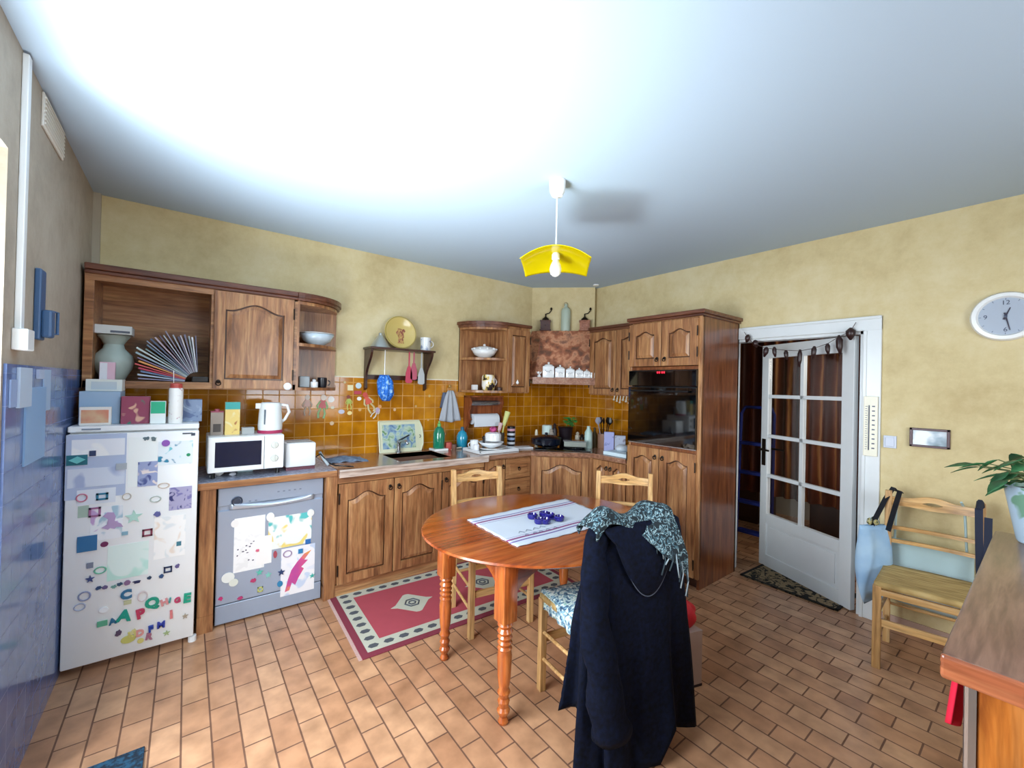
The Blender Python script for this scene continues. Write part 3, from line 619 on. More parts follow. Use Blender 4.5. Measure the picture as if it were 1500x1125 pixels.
M_ = [
 ('rect', 113, 674, .05, .034, '1f6d7c', 'teal rectangular magnet with pale diamond at the upper left of the fridge'),
 ('frame', 150, 727, .030, .024, '2b7c9c', 'teal hollow rectangle magnet'), ('ring', 120, 729, .030, .03, 'c77a92', 'rosy ring magnet left of the teal hollow rectangle'),
 ('frame', 139, 750, .030, .032, 'a26a94', 'tilted mauve frame magnet'), ('frame', 216, 780, .028, .026, '8a3a52', 'burgundy square frame magnet in the middle of the fridge'),
 ('rect', 128, 796, .048, .052, '2f6fa0', 'square blue picture magnet on the left of the fridge'), ('disc', 153, 797, .020, .018, '742a58', 'plum oval magnet beside the square blue picture'),
 ('rect', 136, 664, .016, .018, '2d3d66', 'tiny navy magnet near the top left'), ('rect', 178, 683, .028, .022, 'aab4bc', 'grey hollow looking magnet upper centre'),
 ('blob', 214, 642, .020, .016, '4e6670', 'slate scrap magnet left of two at the fridge top'), ('blob', 225, 643, .018, .018, '5e7076', 'grey green scrap magnet next to it at the fridge top'),
 ('disc', 243, 649, .024, .024, '8a4fae', 'purple round magnet on the holiday picture'), ('disc', 276, 666, .012, .012, '138a5c', 'small green dot magnet upper right'),
 ('rect', 283, 636, .012, .01, '3a4456', 'tiny dark magnet at the top right corner'), ('ring', 240, 711, .036, .022, 'd9c8b8', 'beige oval ring magnet'),
 ('ring', 228, 731, .034, .024, 'b9c2ba', 'grey green oval ring magnet below the child photo'), ('ring', 186, 727, .026, .026, 'c5c0b4', 'sand coloured ring magnet centre top'),
 ('blob', 231, 753, .022, .026, '5b5f9a', 'indigo splash magnet right of the centre'), ('dino', 165, 762, .055, .06, 'b79fc8', 'lilac dinosaur shaped magnet'),
 ('star', 196, 757, .05, .05, 'b4ddd0', 'mint star shaped magnet beside the dinosaur'), ('rect', 183, 781, .016, .012, '88b0c0', 'pale blue chip magnet under the mint star'),
 ('ring', 147, 835, .034, .026, '6fc2a4', 'sea green ring magnet on the left half'), ('rect', 132, 828, .016, .018, '7c8496', 'grey corner magnet beside the sea green ring'),
 ('star', 132, 848, .024, .026, '3d4f86', 'navy cross shaped magnet at the left'), ('rect', 262, 796, .014, .016, '3f7c8c', 'small teal chip magnet far right middle'),
 ('frame', 246, 834, .024, .022, '1e3560', 'dark blue square frame magnet at the right'), ('blob', 236, 844, .014, .016, '2a4d7c', 'small blue scrap magnet below the dark blue frame'),
 ('blob', 260, 829, .014, .016, '655a8c', 'small violet scrap magnet right of the dark blue frame'), ('blob', 145, 861, .016, .014, '2c4d78', 'first small dark blue magnet of the middle row'),
 ('blob', 154, 860, .016, .014, '6a5c88', 'small violet magnet in the middle row'), ('blob', 167, 859, .016, .013, '6fa39a', 'small sage magnet in the middle row'),
 ('blob', 176, 855, .018, .013, '34506c', 'small slate magnet in the middle row'), ('blob', 187, 853, .020, .018, '8a6a90', 'small mauve magnet in the middle row'),
 ('blob', 201, 852, .026, .013, '27305c', 'elongated navy magnet at the end of the middle row'), ('blob', 219, 846, .014, .012, '26415e', 'lone tiny navy magnet right of the middle row'),
 ('ring', 124, 873, .034, .034, '8d97b8', 'upper of two grey linked ring magnets at lower left'), ('ring', 117, 889, .032, .026, 'a8b2ca', 'lower of two grey linked ring magnets at lower left'),
 ('disc', 152, 893, .024, .018, 'eef2f4', 'white oval magnet at the lower left'), ('ring', 209, 873, .030, .04, 'dccfd0', 'pale pink arch magnet behind the letters'),
 ('rect', 187, 882, .020, .014, 'c3c49c', 'olive chip magnet under the blue letter C'), ('rect', 150, 913, .026, .018, '62b08e', 'green rectangle magnet left of the small A'),
 ('blob', 174, 927, .020, .022, '5c4a62', 'dark plum scrap magnet at the bottom'), ('disc', 188, 936, .040, .026, 'cdc86e', 'yellow green round magnet at the bottom'),
 ('blob', 196, 925, .022, .02, 'dcd49a', 'pale yellow scrap magnet above the yellow round one'), ('disc', 206, 938, .018, .016, 'd6cc7a', 'small straw coloured magnet at the bottom'),
 ('star', 244, 927, .022, .022, 'a8b884', 'olive cross shaped magnet lower right'), ('star', 271, 902, .020, .022, 'a89a86', 'taupe x shaped magnet at the lower right'),
]
for i, (kd, px, py, a, b_, c, lab) in enumerate(M_): onplane(kd, px, py, a*1.5, b_*1.5, c, 'fridge_magnet', lab, 'magnet', GM, k=2+(i % 3), th=.003)
m = MB(); c = at(113, 674, 'y', FY-.0085)
m.prism([(c.x-.03, c.z), (c.x, c.z+.018), (c.x+.03, c.z), (c.x, c.z-.018)], c.y-.003, c.y+.004); 
mag = [o for o in D.objects if o.get('label', '').startswith('teal rectangular magnet')][0]
tag(m.build('diamond', plain('pale_teal', '6cc4c4', .4), mag), 'pale teal diamond')
Lt = [('C', 185, 871, .028, '2f6f96', 'blue letter C magnet'), ('Q', 223, 883, .032, '17997c', 'large green letter Q magnet'), ('H', 241, 882, .020, 'd99090', 'pink letter H magnet'),
 ('G', 260, 879, .017, 'c23f66', 'crimson letter G magnet'), ('E', 274, 876, .030, '17a080', 'green letter E magnet at the right edge'), ('A', 182, 902, .034, '0f9a86', 'large green letter A magnet'),
 ('A', 165, 910, .018, '2a6a8c', 'small blue letter A magnet'), ('P', 206, 899, .030, 'c03a5c', 'red letter P magnet'), ('I', 251, 900, .026, 'd87a7a', 'salmon letter I magnet'),
 ('F', 221, 921, .020, '1c3f9c', 'blue letter F magnet'), ('M', 236, 915, .020, '2f3fa0', 'indigo letter M magnet'), ('D', 205, 927, .020, 'dd9a92', 'peach letter D magnet'), ('R', 218, 932, .020, 'a86a80', 'mauve letter R magnet'),
 ('I', 249, 879, .016, '3e9a9a', 'small teal letter I magnet'), ('U', 194, 929, .020, 'd0c878', 'yellow letter U magnet at the bottom')]
for i, (ch, px, py, s_, c, lab) in enumerate(Lt): onplane('letter', px, py, s_*1.6, s_*1.6, c, 'letter_magnet', lab+' on the fridge door', 'letter magnet', 'letter magnets on the refrigerator door', ch=ch, rot=random.uniform(-.2, .2), th=.006, k=3)

# boxes on top of the fridge
def carton(name, x0, x1, y, dep, z, h, mat, label, group=None, cat='box', th=0, lid=None, front=None):
    c = ((x0+x1)/2, y+dep/2, z); T = fr(*c, th); m = MB(); m.T = T; wd = (x1-x0)/2
    m.box(-wd, wd, -dep/2, dep/2, 0, h, .002); o = tag(m.build(name, mat), label, cat, group)
    if front:
        q = MB(); q.T = T; a, b_, c_, d_ = front[:4]; q.box(-wd+2*wd*a, -wd+2*wd*b_, -dep/2-.0015, -dep/2, h*c_, h*d_); tag(q.build('printed_panel', front[4], o), front[5])
    return o
ZF = 1.2455
X = lambda px, y: at(px, 600, 'y', y).x
carton('storage_tin', X(115, -.52), X(176, -.52), -.52, .22, ZF, .175, plain('powder_blue_tin', '9db8d2', .4), 'pale blue square tin standing at the back left on top of the fridge')
carton('framed_card', X(116, -.58), X(163, -.58), -.58, .03, ZF, .095, plain('white_card', 'e9e6e0', .5), 'small white framed card with orange print leaning before the blue tin', cat='card', front=(.06, .92, .12, .84, blotch('orange_print', [(.3, 'd8b890'), (.6, 'd58a70')], 14), 'orange and sand print'))
carton('white_carton', X(124, -.47), X(178, -.47), -.47, .15, ZF+.176, .065, plain('offwhite_carton', 'dfe3dc', .5), 'flat off-white carton lying on the blue tin', front=(.15, .85, .15, .8, plain('carton_label', 'c4cfd4', .5), 'pale label'))
carton('biscuit_box', X(177, -.56), X(219, -.56), -.56, .10, ZF, .15, drawing('fruit_print', '94425c', ['2e7a64', 'd9a890'], 14), 'dark pink box with fruit pattern standing on top of the fridge')
carton('tea_box', X(220, -.58), X(243, -.58), -.58, .06, ZF, .125, plain('white_tea_box', 'e8eeec', .5), 'small white box with green label standing on top of the fridge', front=(.04, .96, .45, .98, plain('green_label', '1faf84', .5), 'bright green label'))
p = at(257, 611, 'y', -.57); m = MB(); m.lathe([(.031, 0), (.033, .01), (.033, .19), (.03, .20)], (p.x, -.57, ZF), 20); o = tag(m.build('dispenser_bottle', blotch('white_floral', [(.33, 'b0627a'), (.4, 'f2f2ee'), (1, 'f6f6f4')], 30, rough=.3), smooth='auto'), 'tall white floral canister with red cap on top of the fridge', 'canister')
m = MB(); m.lathe([(.03, .20), (.028, .225), (.01, .23)], (p.x, -.57, ZF), 20); tag(m.build('cap', plain('red_cap', 'b5483f', .4), o, smooth='auto'), 'red cap')
m = MB(); m.tube([(p.x-.012, -.57, ZF+.228), (p.x-.014, -.57, ZF+.30)], .002, 5); tag(m.build('straw', white, o), 'thin white straw')
carton('cardboard_box', X(268, -.50), X(296, -.50), -.50, .12, ZF, .13, drawing('blue_grey_print', '7f90ac', ['a4b4c8', '5c6c90'], 16), 'blue grey box at the right end of the fridge top')

# contents of the open cabinet bay (floor of bay z 1.48)
ZS = 1.4805
p = at(165, 550, 'y', -.22); m = MB()
m.lathe([(.05, 0), (.055, .01), (.085, .07), (.095, .11), (.085, .15), (.05, .19), (.044, .215), (.06, .245), (.075, .265), (.07, .27)], (p.x, -.2, ZS), 28)
tag(m.build('stone_vase', plain('pale_green_glaze', 'aab8b0', .35), smooth='auto'), 'bulbous pale green vase in the open bay of the left wall cabinet', 'vase')
carton('small_carton', p.x-.085, p.x+.085, -.29, .16, ZS+.272, .05, plain('white_small_carton', 'cfd2d0', .5), 'white carton balanced on top of the pale green vase', front=(.45, .95, .15, .4, plain('grey_print', '565e6c', .5), 'grey printed line'))
p2 = at(157, 550, 'y', -.32); carton('medicine_box', p2.x-.033, p2.x+.033, -.325, .03, ZS, .105, plain('pink_white_box', 'e3b9c8', .5), 'small pink and white box standing before the pale green vase', front=(.03, .5, .05, .95, plain('white_half', 'e6e4ea', .5), 'white half'))
mcs = [('8e8aa6', 'mauve'), ('b8c4d4', 'pale blue'), ('6f84a6', 'slate blue'), ('c23c58', 'crimson'), ('d85a5c', 'coral red'), ('e6a05a', 'orange'), ('8a7c98', 'dusty violet'), ('a4b8c0', 'grey teal'), ('c8d4d0', 'pale mint'), ('8ea6a6', 'sage grey'), ('6a8094', 'steel blue'),
       ('9aa6b8', 'blue grey'), ('545c74', 'dark slate'), ('b8a8b4', 'pinkish grey'), ('6c6478', 'dark mauve'), ('b8c0c8', 'silver grey'), ('8a8494', 'warm grey'), ('a8aeb8', 'light grey'), ('5c5468', 'plum grey'), ('c4c0c8', 'off-white'), ('787488', 'ash violet'), ('98a0a4', 'stone grey'), ('d0d4dc', 'whitish'), ('6a6a80', 'lead grey')]
B0 = Vector((-3.665, ZS+.001)); N = len(mcs)
for k, (c, d_) in enumerate(mcs):
    ph = math.radians(3+83*(k/(N-1))**.95); random.seed(k+60); ph += random.uniform(-.012, .012); ln = .225+.065*math.sin(PI*k/(N-1))+random.uniform(-.035, .012)
    if k == 0: ln = .22
    m = MB(); dx, dz = -math.cos(ph), math.sin(ph); nx, nz = math.sin(ph), math.cos(ph); t0, t1 = .0036, random.uniform(.006, .0115)
    P = [(B0.x, B0.y), (B0.x+dx*ln, B0.y+dz*ln), (B0.x+dx*ln+nx*t1, B0.y+dz*ln+nz*t1), (B0.x+nx*t0, B0.y+nz*t0)]
    m.prism(P, -.31, -.08+random.uniform(-.02, 0)); B0 = B0+Vector((nx, nz))*(t0+.0006)
    tag(m.build('magazine', plain('mag_'+c, c, .5)), d_+' magazine in the fanned pile of the open cabinet bay, '+('lying nearly flat' if k < 7 else 'slanting' if k < 16 else 'standing almost upright'), 'magazine', 'magazines fanned in the open cabinet bay')
m = MB(); m.box(-3.63, -3.545, -.33, -.10, ZS, ZS+.035, .004); tag(m.build('dark_case', black), 'small black case at the right end of the open cabinet bay', 'case')

# bowls in corner shelf
def bowl(name, c, r_, h, mat, label, cat='bowl', group=None):
    m = MB(); m.lathe([(r_*.35, 0), (r_*.4, .006), (r_*.75, h*.4), (r_, h), (r_*.96, h), (r_*.7, h*.45), (r_*.35, .012)], c, 28); return tag(m.build(name, mat, smooth=True), label, cat, group)
c = at(462, 499, 'y', -.17); bc = (-2.87, -.17, 1.7775)
bowl('serving_bowl', bc, .125, .085, plain('pale_blue_ceramic', 'c6d6e2', .15, coat=.5), 'large pale blue bowl on the middle corner shelf of the left cabinet')
m = MB(); m.lathe([(.115, .0), (.127, .008), (.12, .012)], (bc[0], bc[1], bc[2]+.086), 28); tag(m.build('shallow_plate', ceramic, smooth='auto'), 'white plate lying on top of the pale blue bowl', 'plate')
m = MB(); m.box(-3.0, -2.93, -.26, -.19, ZB+.0225, ZB+.105, .006); tag(m.build('small_tin', plain('grey_tin', '98a0a4', .4)), 'grey little tin at the left of the bottom corner shelf', 'tin')
m = MB(); m.lathe([(.026, 0), (.028, .04), (.022, .045)], (-2.895, -.24, ZB+.0225), 14); m.lathe([(.012, .045), (.014, .058), (.004, .064)], (-2.895, -.24, ZB+.0225), 10); tag(m.build('sugar_pot', ceramic, smooth='auto'), 'tiny white lidded pot on the bottom corner shelf', 'pot')
m = MB(); m.lathe([(.03, 0), (.034, .02), (.034, .075), (.03, .078), (.028, .01)], (-2.825, -.18, ZB+.0225), 18); m.torus((-2.825+.04, -.18, ZB+.06), .018, .004, 'y', 12, 6, -PI/2, PI/2); tag(m.build('dark_mug', plain('navy_mug', '10141f', .3), smooth='auto'), 'dark navy mug on the bottom corner shelf', 'mug')

# on the rounded shelves right
def zshelf(k): return (ZB+.0225, 1.7775)[k]
c = (-1.30, -.15, 1.7775); bowl('tureen', c, .13, .08, ceramic, 'white fluted tureen on the upper rounded shelf')
tu = [o for o in D.objects if o.name.startswith('tureen')][0]
m = MB(); m.lathe([(.122, .081), (.10, .105), (.045, .12), (.010, .123), (.015, .136), (.004, .145)], c, 24)
for k in range(10): a = k*PI/5; m.lathe([(.004, 0), (.014, .008), (.012, .02), (.002, .025)], (c[0]+.118*math.cos(a), c[1]+.118*math.sin(a), c[2]+.078), 8)
m.build('lid', ceramic, tu, smooth='auto')
c = (-1.27, -.19, ZB+.0225); r = thing('patterned_jug', 'yellow black and white patterned jug on the lower rounded shelf', 'jug', c)
m = MB(); m.lathe([(.058, 0), (.066, .02), (.066, .13), (.056, .155), (.052, .15), (.058, .02)], c, 20); m.build('body', blotch('jug_print', [(.40, '2c2428'), (.47, 'e4c668'), (.55, 'ece8dc'), (.7, 'f2f0ea')], 16, rough=.2, dist=.5), r, smooth='auto')
m = MB(); m.torus((c[0]+.064, c[1], c[2]+.085), .034, .008, 'y', 12, 6, -PI/2, PI/2); m.build('handle', ceramic, r, smooth=True)
m = MB(); m.box(-1.40, -1.345, -.12, -.08, ZB+.0225, ZB+.075, .004); tag(m.build('small_card_box', plain('white_card2', 'e8e8e8', .5)), 'small white box at the left of the lower rounded shelf', 'box')
m = MB(); m.lathe([(.028, 0), (.03, .03), (.02, .035)], (-1.13-.06, -.27, ZB+.0225), 14); tag(m.build('small_dish', plain('brown_dish', '3c241c', .4), smooth='auto'), 'small dark brown dish at the right of the lower rounded shelf', 'dish')

# ------------------------------------------------------------ microwave and worktop things
r = thing('microwave_oven', 'white microwave oven on the worktop beside the fridge', 'microwave', (-3.34, -.35, ZW))
MY = -.54; mx0, mx1, mz0, mz1 = -3.545, -3.135, ZW+.035, ZW+.255
m = MB(); m.box(mx0, mx1, MY+.015, -.20, mz0, mz1, .006); m.build('body', white, r)
m = MB(); m.box(mx0+.002, mx1-.115, MY, MY+.015, mz0+.004, mz1-.004, .004); md = m.build('door', white, r)
m = MB(); m.box(mx0+.035, mx1-.13, MY-.003, MY, mz0+.035, mz1-.03, .002); tag(m.build('window', plain('dark_blue_glass', '101c3a', .08, coat=1.0), md), 'dark glass window')
m = MB(); m.box(mx1-.112, mx1-.002, MY, MY+.015, mz0+.004, mz1-.004, .004); cp = m.build('control_panel', white, r)
for zz in (mz0+.07, mz0+.155):
    m = MB(); m.T = Matrix.Translation((mx1-.057, MY, zz)) @ Matrix.Rotation(PI/2, 4, 'X'); m.lathe([(.022, 0), (.022, .006), (.018, .012), (.001, .013)], n=16); m.box(-.003, .003, -.02, .02, .012, .018); m.build('dial', plain('offwhite_dial', 'd9dcd4', .4), cp)
for (a, b_) in ((mx0+.03, MY+.04), (mx1-.03, MY+.04), (mx0+.03, -.23), (mx1-.03, -.23)):
    m = MB(); m.tube([(a, b_, ZW), (a, b_, mz0+.001)], .012, 10); m.build('foot', black, r)
r = thing('toaster', 'white boxy toaster right of the microwave', 'toaster', (-3.03, -.38, ZW))
m = MB(); m.box(-3.115, -2.925, -.48, -.26, ZW+.02, ZW+.185, .012); m.build('housing', white, r, smooth='auto')
m = MB(); m.box(-3.11, -2.93, -.475, -.265, ZW, ZW+.02); m.build('base', plain('maroon_base', '5a2434', .4), r)
m = MB(); m.box(-3.10, -2.94, -.435, -.41, ZW+.18, ZW+.1865); m.box(-3.10, -2.94, -.345, -.32, ZW+.18, ZW+.1865); m.build('slot', black, r)
m = MB(); m.tube([(-2.92, -.37, ZW+.05), (-2.88, -.42, ZW+.09), (-2.84, -.46, ZW+.03), (-2.80, -.50, ZW+.012), (-2.70, -.60, ZW+.010)], .005, 6); m.build('power_cord', black, r, smooth=True)
m = MB(); q = [(-2.88, -.40, ZW+.1), (-2.86, -.44, ZW+.05), (-2.84, -.48, ZW+.015)]; m.tube(q, .01, 8); tag(m.build('bottle_brush', plain('grey_white', 'a8b2b8', .5), smooth=True), 'grey brush leaning beside the toaster', 'brush')
# on microwave
zt = mz1
carton('milk_carton', X(309, -.42), X(328, -.42), -.42, .06, zt, .145, plain('beige_carton', '9a8c80', .5), 'beige carton with red top on the microwave', front=(.2, .8, .15, .5, plain('dark_print', '4c4440', .5), 'dark print'))
mc = [o for o in D.objects if o.name.startswith('milk_carton')][0]
m = MB(); x0, x1 = X(309, -.42), X(328, -.42); m.box(x0, x1, -.42, -.36, zt+.1455, zt+.152); m.tube([((x0+x1)/2, -.39, zt+.152), ((x0+x1)/2, -.39, zt+.165)], .014, 12); tag(m.build('cap', plain('rose_cap', 'a0485c', .4), mc), 'red top')
carton('juice_carton', X(330, -.42), X(352, -.42), -.42, .065, zt, .21, drawing('yellow_juice', 'e4c878', ['b0703c', 'e8d8a0'], 16), 'tall yellow juice carton with teal top on the microwave', front=(.0, 1, .78, 1, plain('teal_band', '3aa4a0', .5), 'teal top band'))
m = MB(); px = X(364, -.42); m.box(px-.035, px+.035, -.44, -.37, zt, zt+.045, .004); tag(m.build('glass_dish', plain('clear_plastic', 'a4a8a8', .2)), 'small grey plastic tub between the cartons and the kettle', 'tub')
kx, ky = X(397, -.40), -.38; r = thing('electric_kettle', 'white electric jug kettle on the microwave', 'kettle', (kx, ky, zt))
m = MB(); m.lathe([(.075, 0), (.078, .008), (.074, .02)], (kx, ky, zt), 24); tag(m.build('base', plain('crimson_base', 'b0305a', .4), r, smooth='auto'), 'crimson base')
m = MB(); m.lathe([(.072, .021), (.074, .05), (.066, .17), (.064, .195), (.055, .205), (.01, .208)], (kx, ky, zt), 28); m.prism([(kx-.06, ky-.02), (kx-.06, ky+.02), (kx-.088, ky)], zt+.165, zt+.2, 'z'); m.build('jug', plain('kettle_white', 'eef4f4', .25), r, smooth='auto')
m = MB(); m.tube([(kx+.058, ky, zt+.19), (kx+.10, ky, zt+.185), (kx+.115, ky, zt+.14), (kx+.09, ky, zt+.09), (kx+.068, ky, zt+.07)], .010, 8); m.build('handle', white, r, smooth=True)
m = MB(); m.T = fr(kx, ky, zt, -.6); m.box(-.005, .005, -.073, -.066, .06, .16, .001); m.build('water_gauge', plain('gauge_grey', '66707a', .3), r)
# clutter in front of microwave
px = at(372-40, 690, 'z', ZW); 
for j, (ax_, ay, s_, mt, nm, lab, cat) in enumerate([
    (320, 697, .022, ceramic, 'crumpled_wrapper', 'white crumpled wrapper on the worktop before the microwave', 'wrapper'),
    (333, 693, .018, plain('dull_brown', '6a5c50', .6), 'walnut', 'small brown nut among the clutter before the microwave', 'nut'),
    (341, 697, .016, plain('pale_grey', 'b8bcc4', .5), 'cork', 'pale grey stopper among the clutter before the microwave', 'stopper'),
    (311, 700, .014, plain('white_chip', 'e0e0e4', .5), 'pebble', 'small white pebble at the worktop edge', 'pebble')]):
    q = at(ax_, ay, 'z', ZW); random.seed(j+3); m = MB(); m.lathe([(.4*s_, 0), (s_, .5*s_), (.9*s_, s_), (.3*s_, 1.4*s_)], (q.x, q.y+.0, ZW), 9, sx=1.2)
    for v in m.bm.verts: v.co.x += random.uniform(-.2, .2)*s_; v.co.y += random.uniform(-.2, .2)*s_
    tag(m.build(nm, mt), lab, cat)
q = at(358, 690, 'z', ZW); m = MB(); m.T = fr(q.x, q.y, ZW, .1); m.box(-.045, .045, -.03, .03, 0, .022, .004); o = tag(m.build('tissue_pack', plain('pale_cyan_pack', 'bcd8dc', .4)), 'pale blue tissue packet lying before the microwave', 'packet')
m = MB(); m.T = fr(q.x, q.y, ZW, .1); m.prism([(.015*math.cos(a), .012*math.sin(a)) for a in [2*PI*i/12 for i in range(12)]], .022, .0235, 'z'); tag(m.build('printed_mark', plain('slate_mark', '4c6478', .5), o), 'slate printed oval')

# ------------------------------------------------------------ dishwasher
r = thing('dishwasher', 'silver grey dishwasher with drawings and magnets on its door', 'dishwasher', (-3.19, -.3, 0))
sil = plain('silver_grey_enamel', 'a3b1c6', .28, .35)
WY = -.568; wx0, wx1 = -3.49, -2.893
m = MB(); m.box(wx0+.004, wx1-.004, WY+.03, -.03, .05, .848); m.box(wx0+.03, wx1-.03, WY+.07, -.05, 0, .05); m.build('body', black, r)
m = MB(); m.box(wx0, wx1, WY, WY+.03, .13, .70, .004); wd_ = m.build('door', sil, r)
m = MB(); m.box(wx0, wx1, WY, WY+.03, .012, .125, .003); m.build('kick_panel', sil, r)
m = MB(); m.box(wx0, wx1, WY, WY+.03, .728, .838, .004); m.box(wx0, wx1, WY+.012, WY+.03, .70, .73)
cpn = m.build('control_panel', sil, r)
m = MB(); n = 24
m.grid(lambda u, v: (wx0+.06+(wx1-wx0-.12)*u, WY-.004-.018*math.sin(PI*u)*math.sin(PI*v), .738-.035*v-.012*math.sin(PI*u)), n, 6); m.build('handle', plain('bright_silver', 'c4cedb', .2, .5), wd_, smooth=True, solid=.004)
q = at(347, 734, 'y', WY); m = MB(); m.torus((q.x, WY-.004, q.z), .026, .0045, 'y', 24, 6); m.prism([(q.x+.02*math.cos(a), q.z+.02*math.sin(a)) for a in [2*PI*i/18 for i in range(18)]], WY-.006, WY); tag(m.build('dial', plain('dial_dark', '4a5468', .3, .5), cpn, smooth='auto'), 'round dial with dark ring')
for k in range(7):
    q = at(366+k*9 if k < 2 else 392+k*8, 734-k*1.2 if k < 2 else 722-k, 'y', WY); m = MB(); m.box(q.x-.006, q.x+.006, WY-.002, WY, q.z-.004, q.z+.004); m.build('button', plain('button_grey', '7c889c', .4), cpn)
GD = 'papers on the dishwasher door'; GK = 'magnets on the dishwasher door'
PD = [(343, 388, 757, 835, drawing('sheet_marks', 'f4f2f0', ['f2f0ee', 'eceae8'], 26), 'tall white sheet with small dark marks on the dishwasher door'),
 (394, 457, 754, 800, drawing('drawing_fish', 'eef0ea', ['58bcbc', 'ecd67a'], 10), 'turquoise and yellow painting at the top of the dishwasher door'),
 (412, 461, 800, 868, drawing('drawing_parrot', 'f2f0f2', ['e6e8f0', 'ccd8ec'], 10), 'white drawing sheet with a pink bird at the lower right of the dishwasher'),
 (376, 398, 785, 826, plain('note_white', 'f6f2ee', .6), 'small white note overlapping the tall sheet on the dishwasher')]
for i, (xa, xb, ya, yb_, mt, lab) in enumerate(PD):
    q0, q1 = at(xa, (ya+yb_)/2, 'y', WY), at(xb, (ya+yb_)/2, 'y', WY); q2, q3 = at((xa+xb)/2, ya, 'y', WY), at((xa+xb)/2, yb_, 'y', WY)
    onplane('rect', (xa+xb)/2, (ya+yb_)/2, q1.x-q0.x, q2.z-q3.z, '', 'paper_sheet', lab, 'paper', GD, y=WY, mat=mt, th=.0008, k=(0, 0, .8, .8)[i])
sheet = [o for o in D.objects if o.get('label', '').startswith('white drawing sheet with a pink bird')][0]
c0 = at(437, 834, 'y', WY-.0018); m = MB()
m.prism([(c0.x+a*.17, c0.z+b_*.26) for a, b_ in ((-.46, -.5), (-.3, -.48), (-.22, -.3), (-.1, -.38), (.02, -.2), (.2, .0), (.1, .05), (.34, .2), (.2, .22), (.46, .44), (.2, .38), (-.05, .2), (-.25, .02), (-.36, -.2))], c0.y-.0008, c0.y+.0006)
tag(m.build('painted_bird', blotch('parrot_paint', [(.35, 'e89a4a'), (.45, 'd8548c'), (.65, 'c04a98')], 9), sheet), 'pink and orange painted bird')
sh2 = [o for o in D.objects if o.get('label', '').startswith('tall white sheet')][0]
m = MB()
for i in range(14):
    random.seed(i+40); q = at(346+random.uniform(0, 40), 792+random.uniform(0, 32), 'y', WY-.0010); m.prism([(q.x+.008*random.uniform(.4, 1)*math.cos(a), q.z+.006*random.uniform(.4, 1)*math.sin(a)) for a in [2*PI*k/7 for k in range(7)]], q.y-.0006, q.y)
m.build('drawn_mark', plain('graphite', '5c5668', .7), sh2)
KD = [('disc', 344, 767, .03, .034, 'f0ece8', 'pale round magnet at the upper left of the dishwasher papers'), ('disc', 396, 757, .034, .042, 'eeece6', 'cream face magnet at the top centre of the dishwasher'),
 ('disc', 455, 751, .032, .036, 'e6e6e0', 'cream face magnet at the top right of the dishwasher'), ('disc', 334, 846, .05, .046, 'e8eae4', 'big white round magnet at the left of the dishwasher'),
 ('disc', 342, 853, .036, .034, 'dfe2d6', 'smaller white magnet overlapping the big round one'), ('star', 380, 838, .030, .030, '5bc0ac', 'green flower magnet on the dishwasher'), ('star', 393, 842, .028, .03, '84cdbc', 'mint star magnet on the dishwasher'),
 ('blob', 371, 850, .026, .024, 'b83a68', 'crimson scrap magnet on the dishwasher'), ('frame', 381, 863, .022, .022, 'd6d878', 'lime square magnet on the dishwasher'), ('blob', 323, 877, .018, .018, 'c0306c', 'magenta magnet at the lower left of the dishwasher'),
 ('blob', 352, 876, .026, .016, 'b8386c', 'long crimson magnet near the dishwasher bottom'), ('star', 412, 838, .032, .034, '28406c', 'navy gear shaped magnet on the bird drawing'), ('disc', 410, 855, .024, .028, '2a80ac', 'blue magnet under the navy gear magnet'),
 ('rect', 451, 793, .024, .024, '2a6ab0', 'blue square magnet at the right of the painting'), ('rect', 440, 807, .020, .022, '2c7cb0', 'blue small square magnet between the two pictures'), ('ring', 421, 811, .042, .036, 'a08aa8', 'mauve ring magnet at the corner of the bird drawing'),
 ('star', 457, 843, .028, .026, '3fb0a4', 'teal flower magnet at the right edge of the dishwasher'), ('blob', 377, 806, .018, .014, 'dc6a84', 'rose scrap magnet on the tall sheet'), ('disc', 403, 812, .016, .034, 'a84a58', 'dark red figure magnet in the dishwasher centre')]
for i, (kd, px, py, a, b_, c, lab) in enumerate(KD): onplane(kd, px, py, a*1.35, b_*1.35, c, 'dishwasher_magnet', lab, 'magnet', GK, y=WY, k=2+(i % 3), th=.003)

# ------------------------------------------------------------ wall shelf with plate
r = thing('wall_shelf', 'dark wooden bracket shelf above the sink', 'shelf', (-2.15, -.1, 1.5))
sx0, sx1 = -2.45, -1.875
m = MB(); m.box(sx0-.01, sx1+.01, -.20, -.002, 1.79, 1.808, .003); m.build('board', dark_wood, r)
for x in (sx0, sx1-.02):
    m = MB(); prof = [(-.012, 1.44), (-.05, 1.46), (-.045, 1.52)]+[(-.05-.13*math.sin(PI/2*i/8)**2.0, 1.56+.23*i/8) for i in range(9)]+[(-.012, 1.79)]
    m.prism(prof, x, x+.02, 'x'); m.build('bracket', dark_wood, r)
m = MB(); m.box(sx0+.02, sx1-.02, -.022, -.0115, 1.535, 1.575); m.build('rail', dark_wood, r)
pc = Vector((-2.16, -.07, 1.808)); R_ = .148
m = MB(); m.T = Matrix.Translation(pc+Vector((0, -.01, R_+.001))) @ Matrix.Rotation(PI/2-.15, 4, 'X')
m.lathe([(.001, 0), (R_*.7, .0), (R_*.78, .008), (R_*.985, .012), (R_, .016), (R_*.98, .020), (R_*.76, .014), (R_*.68, .006), (.001, .006)], n=40, cap=False)
o = tag(m.build('decorative_plate', plain('ochre_plate', 'cdb56a', .25, coat=.5), smooth='auto'), 'round ochre plate with painted figure leaning on the dark shelf', 'plate')
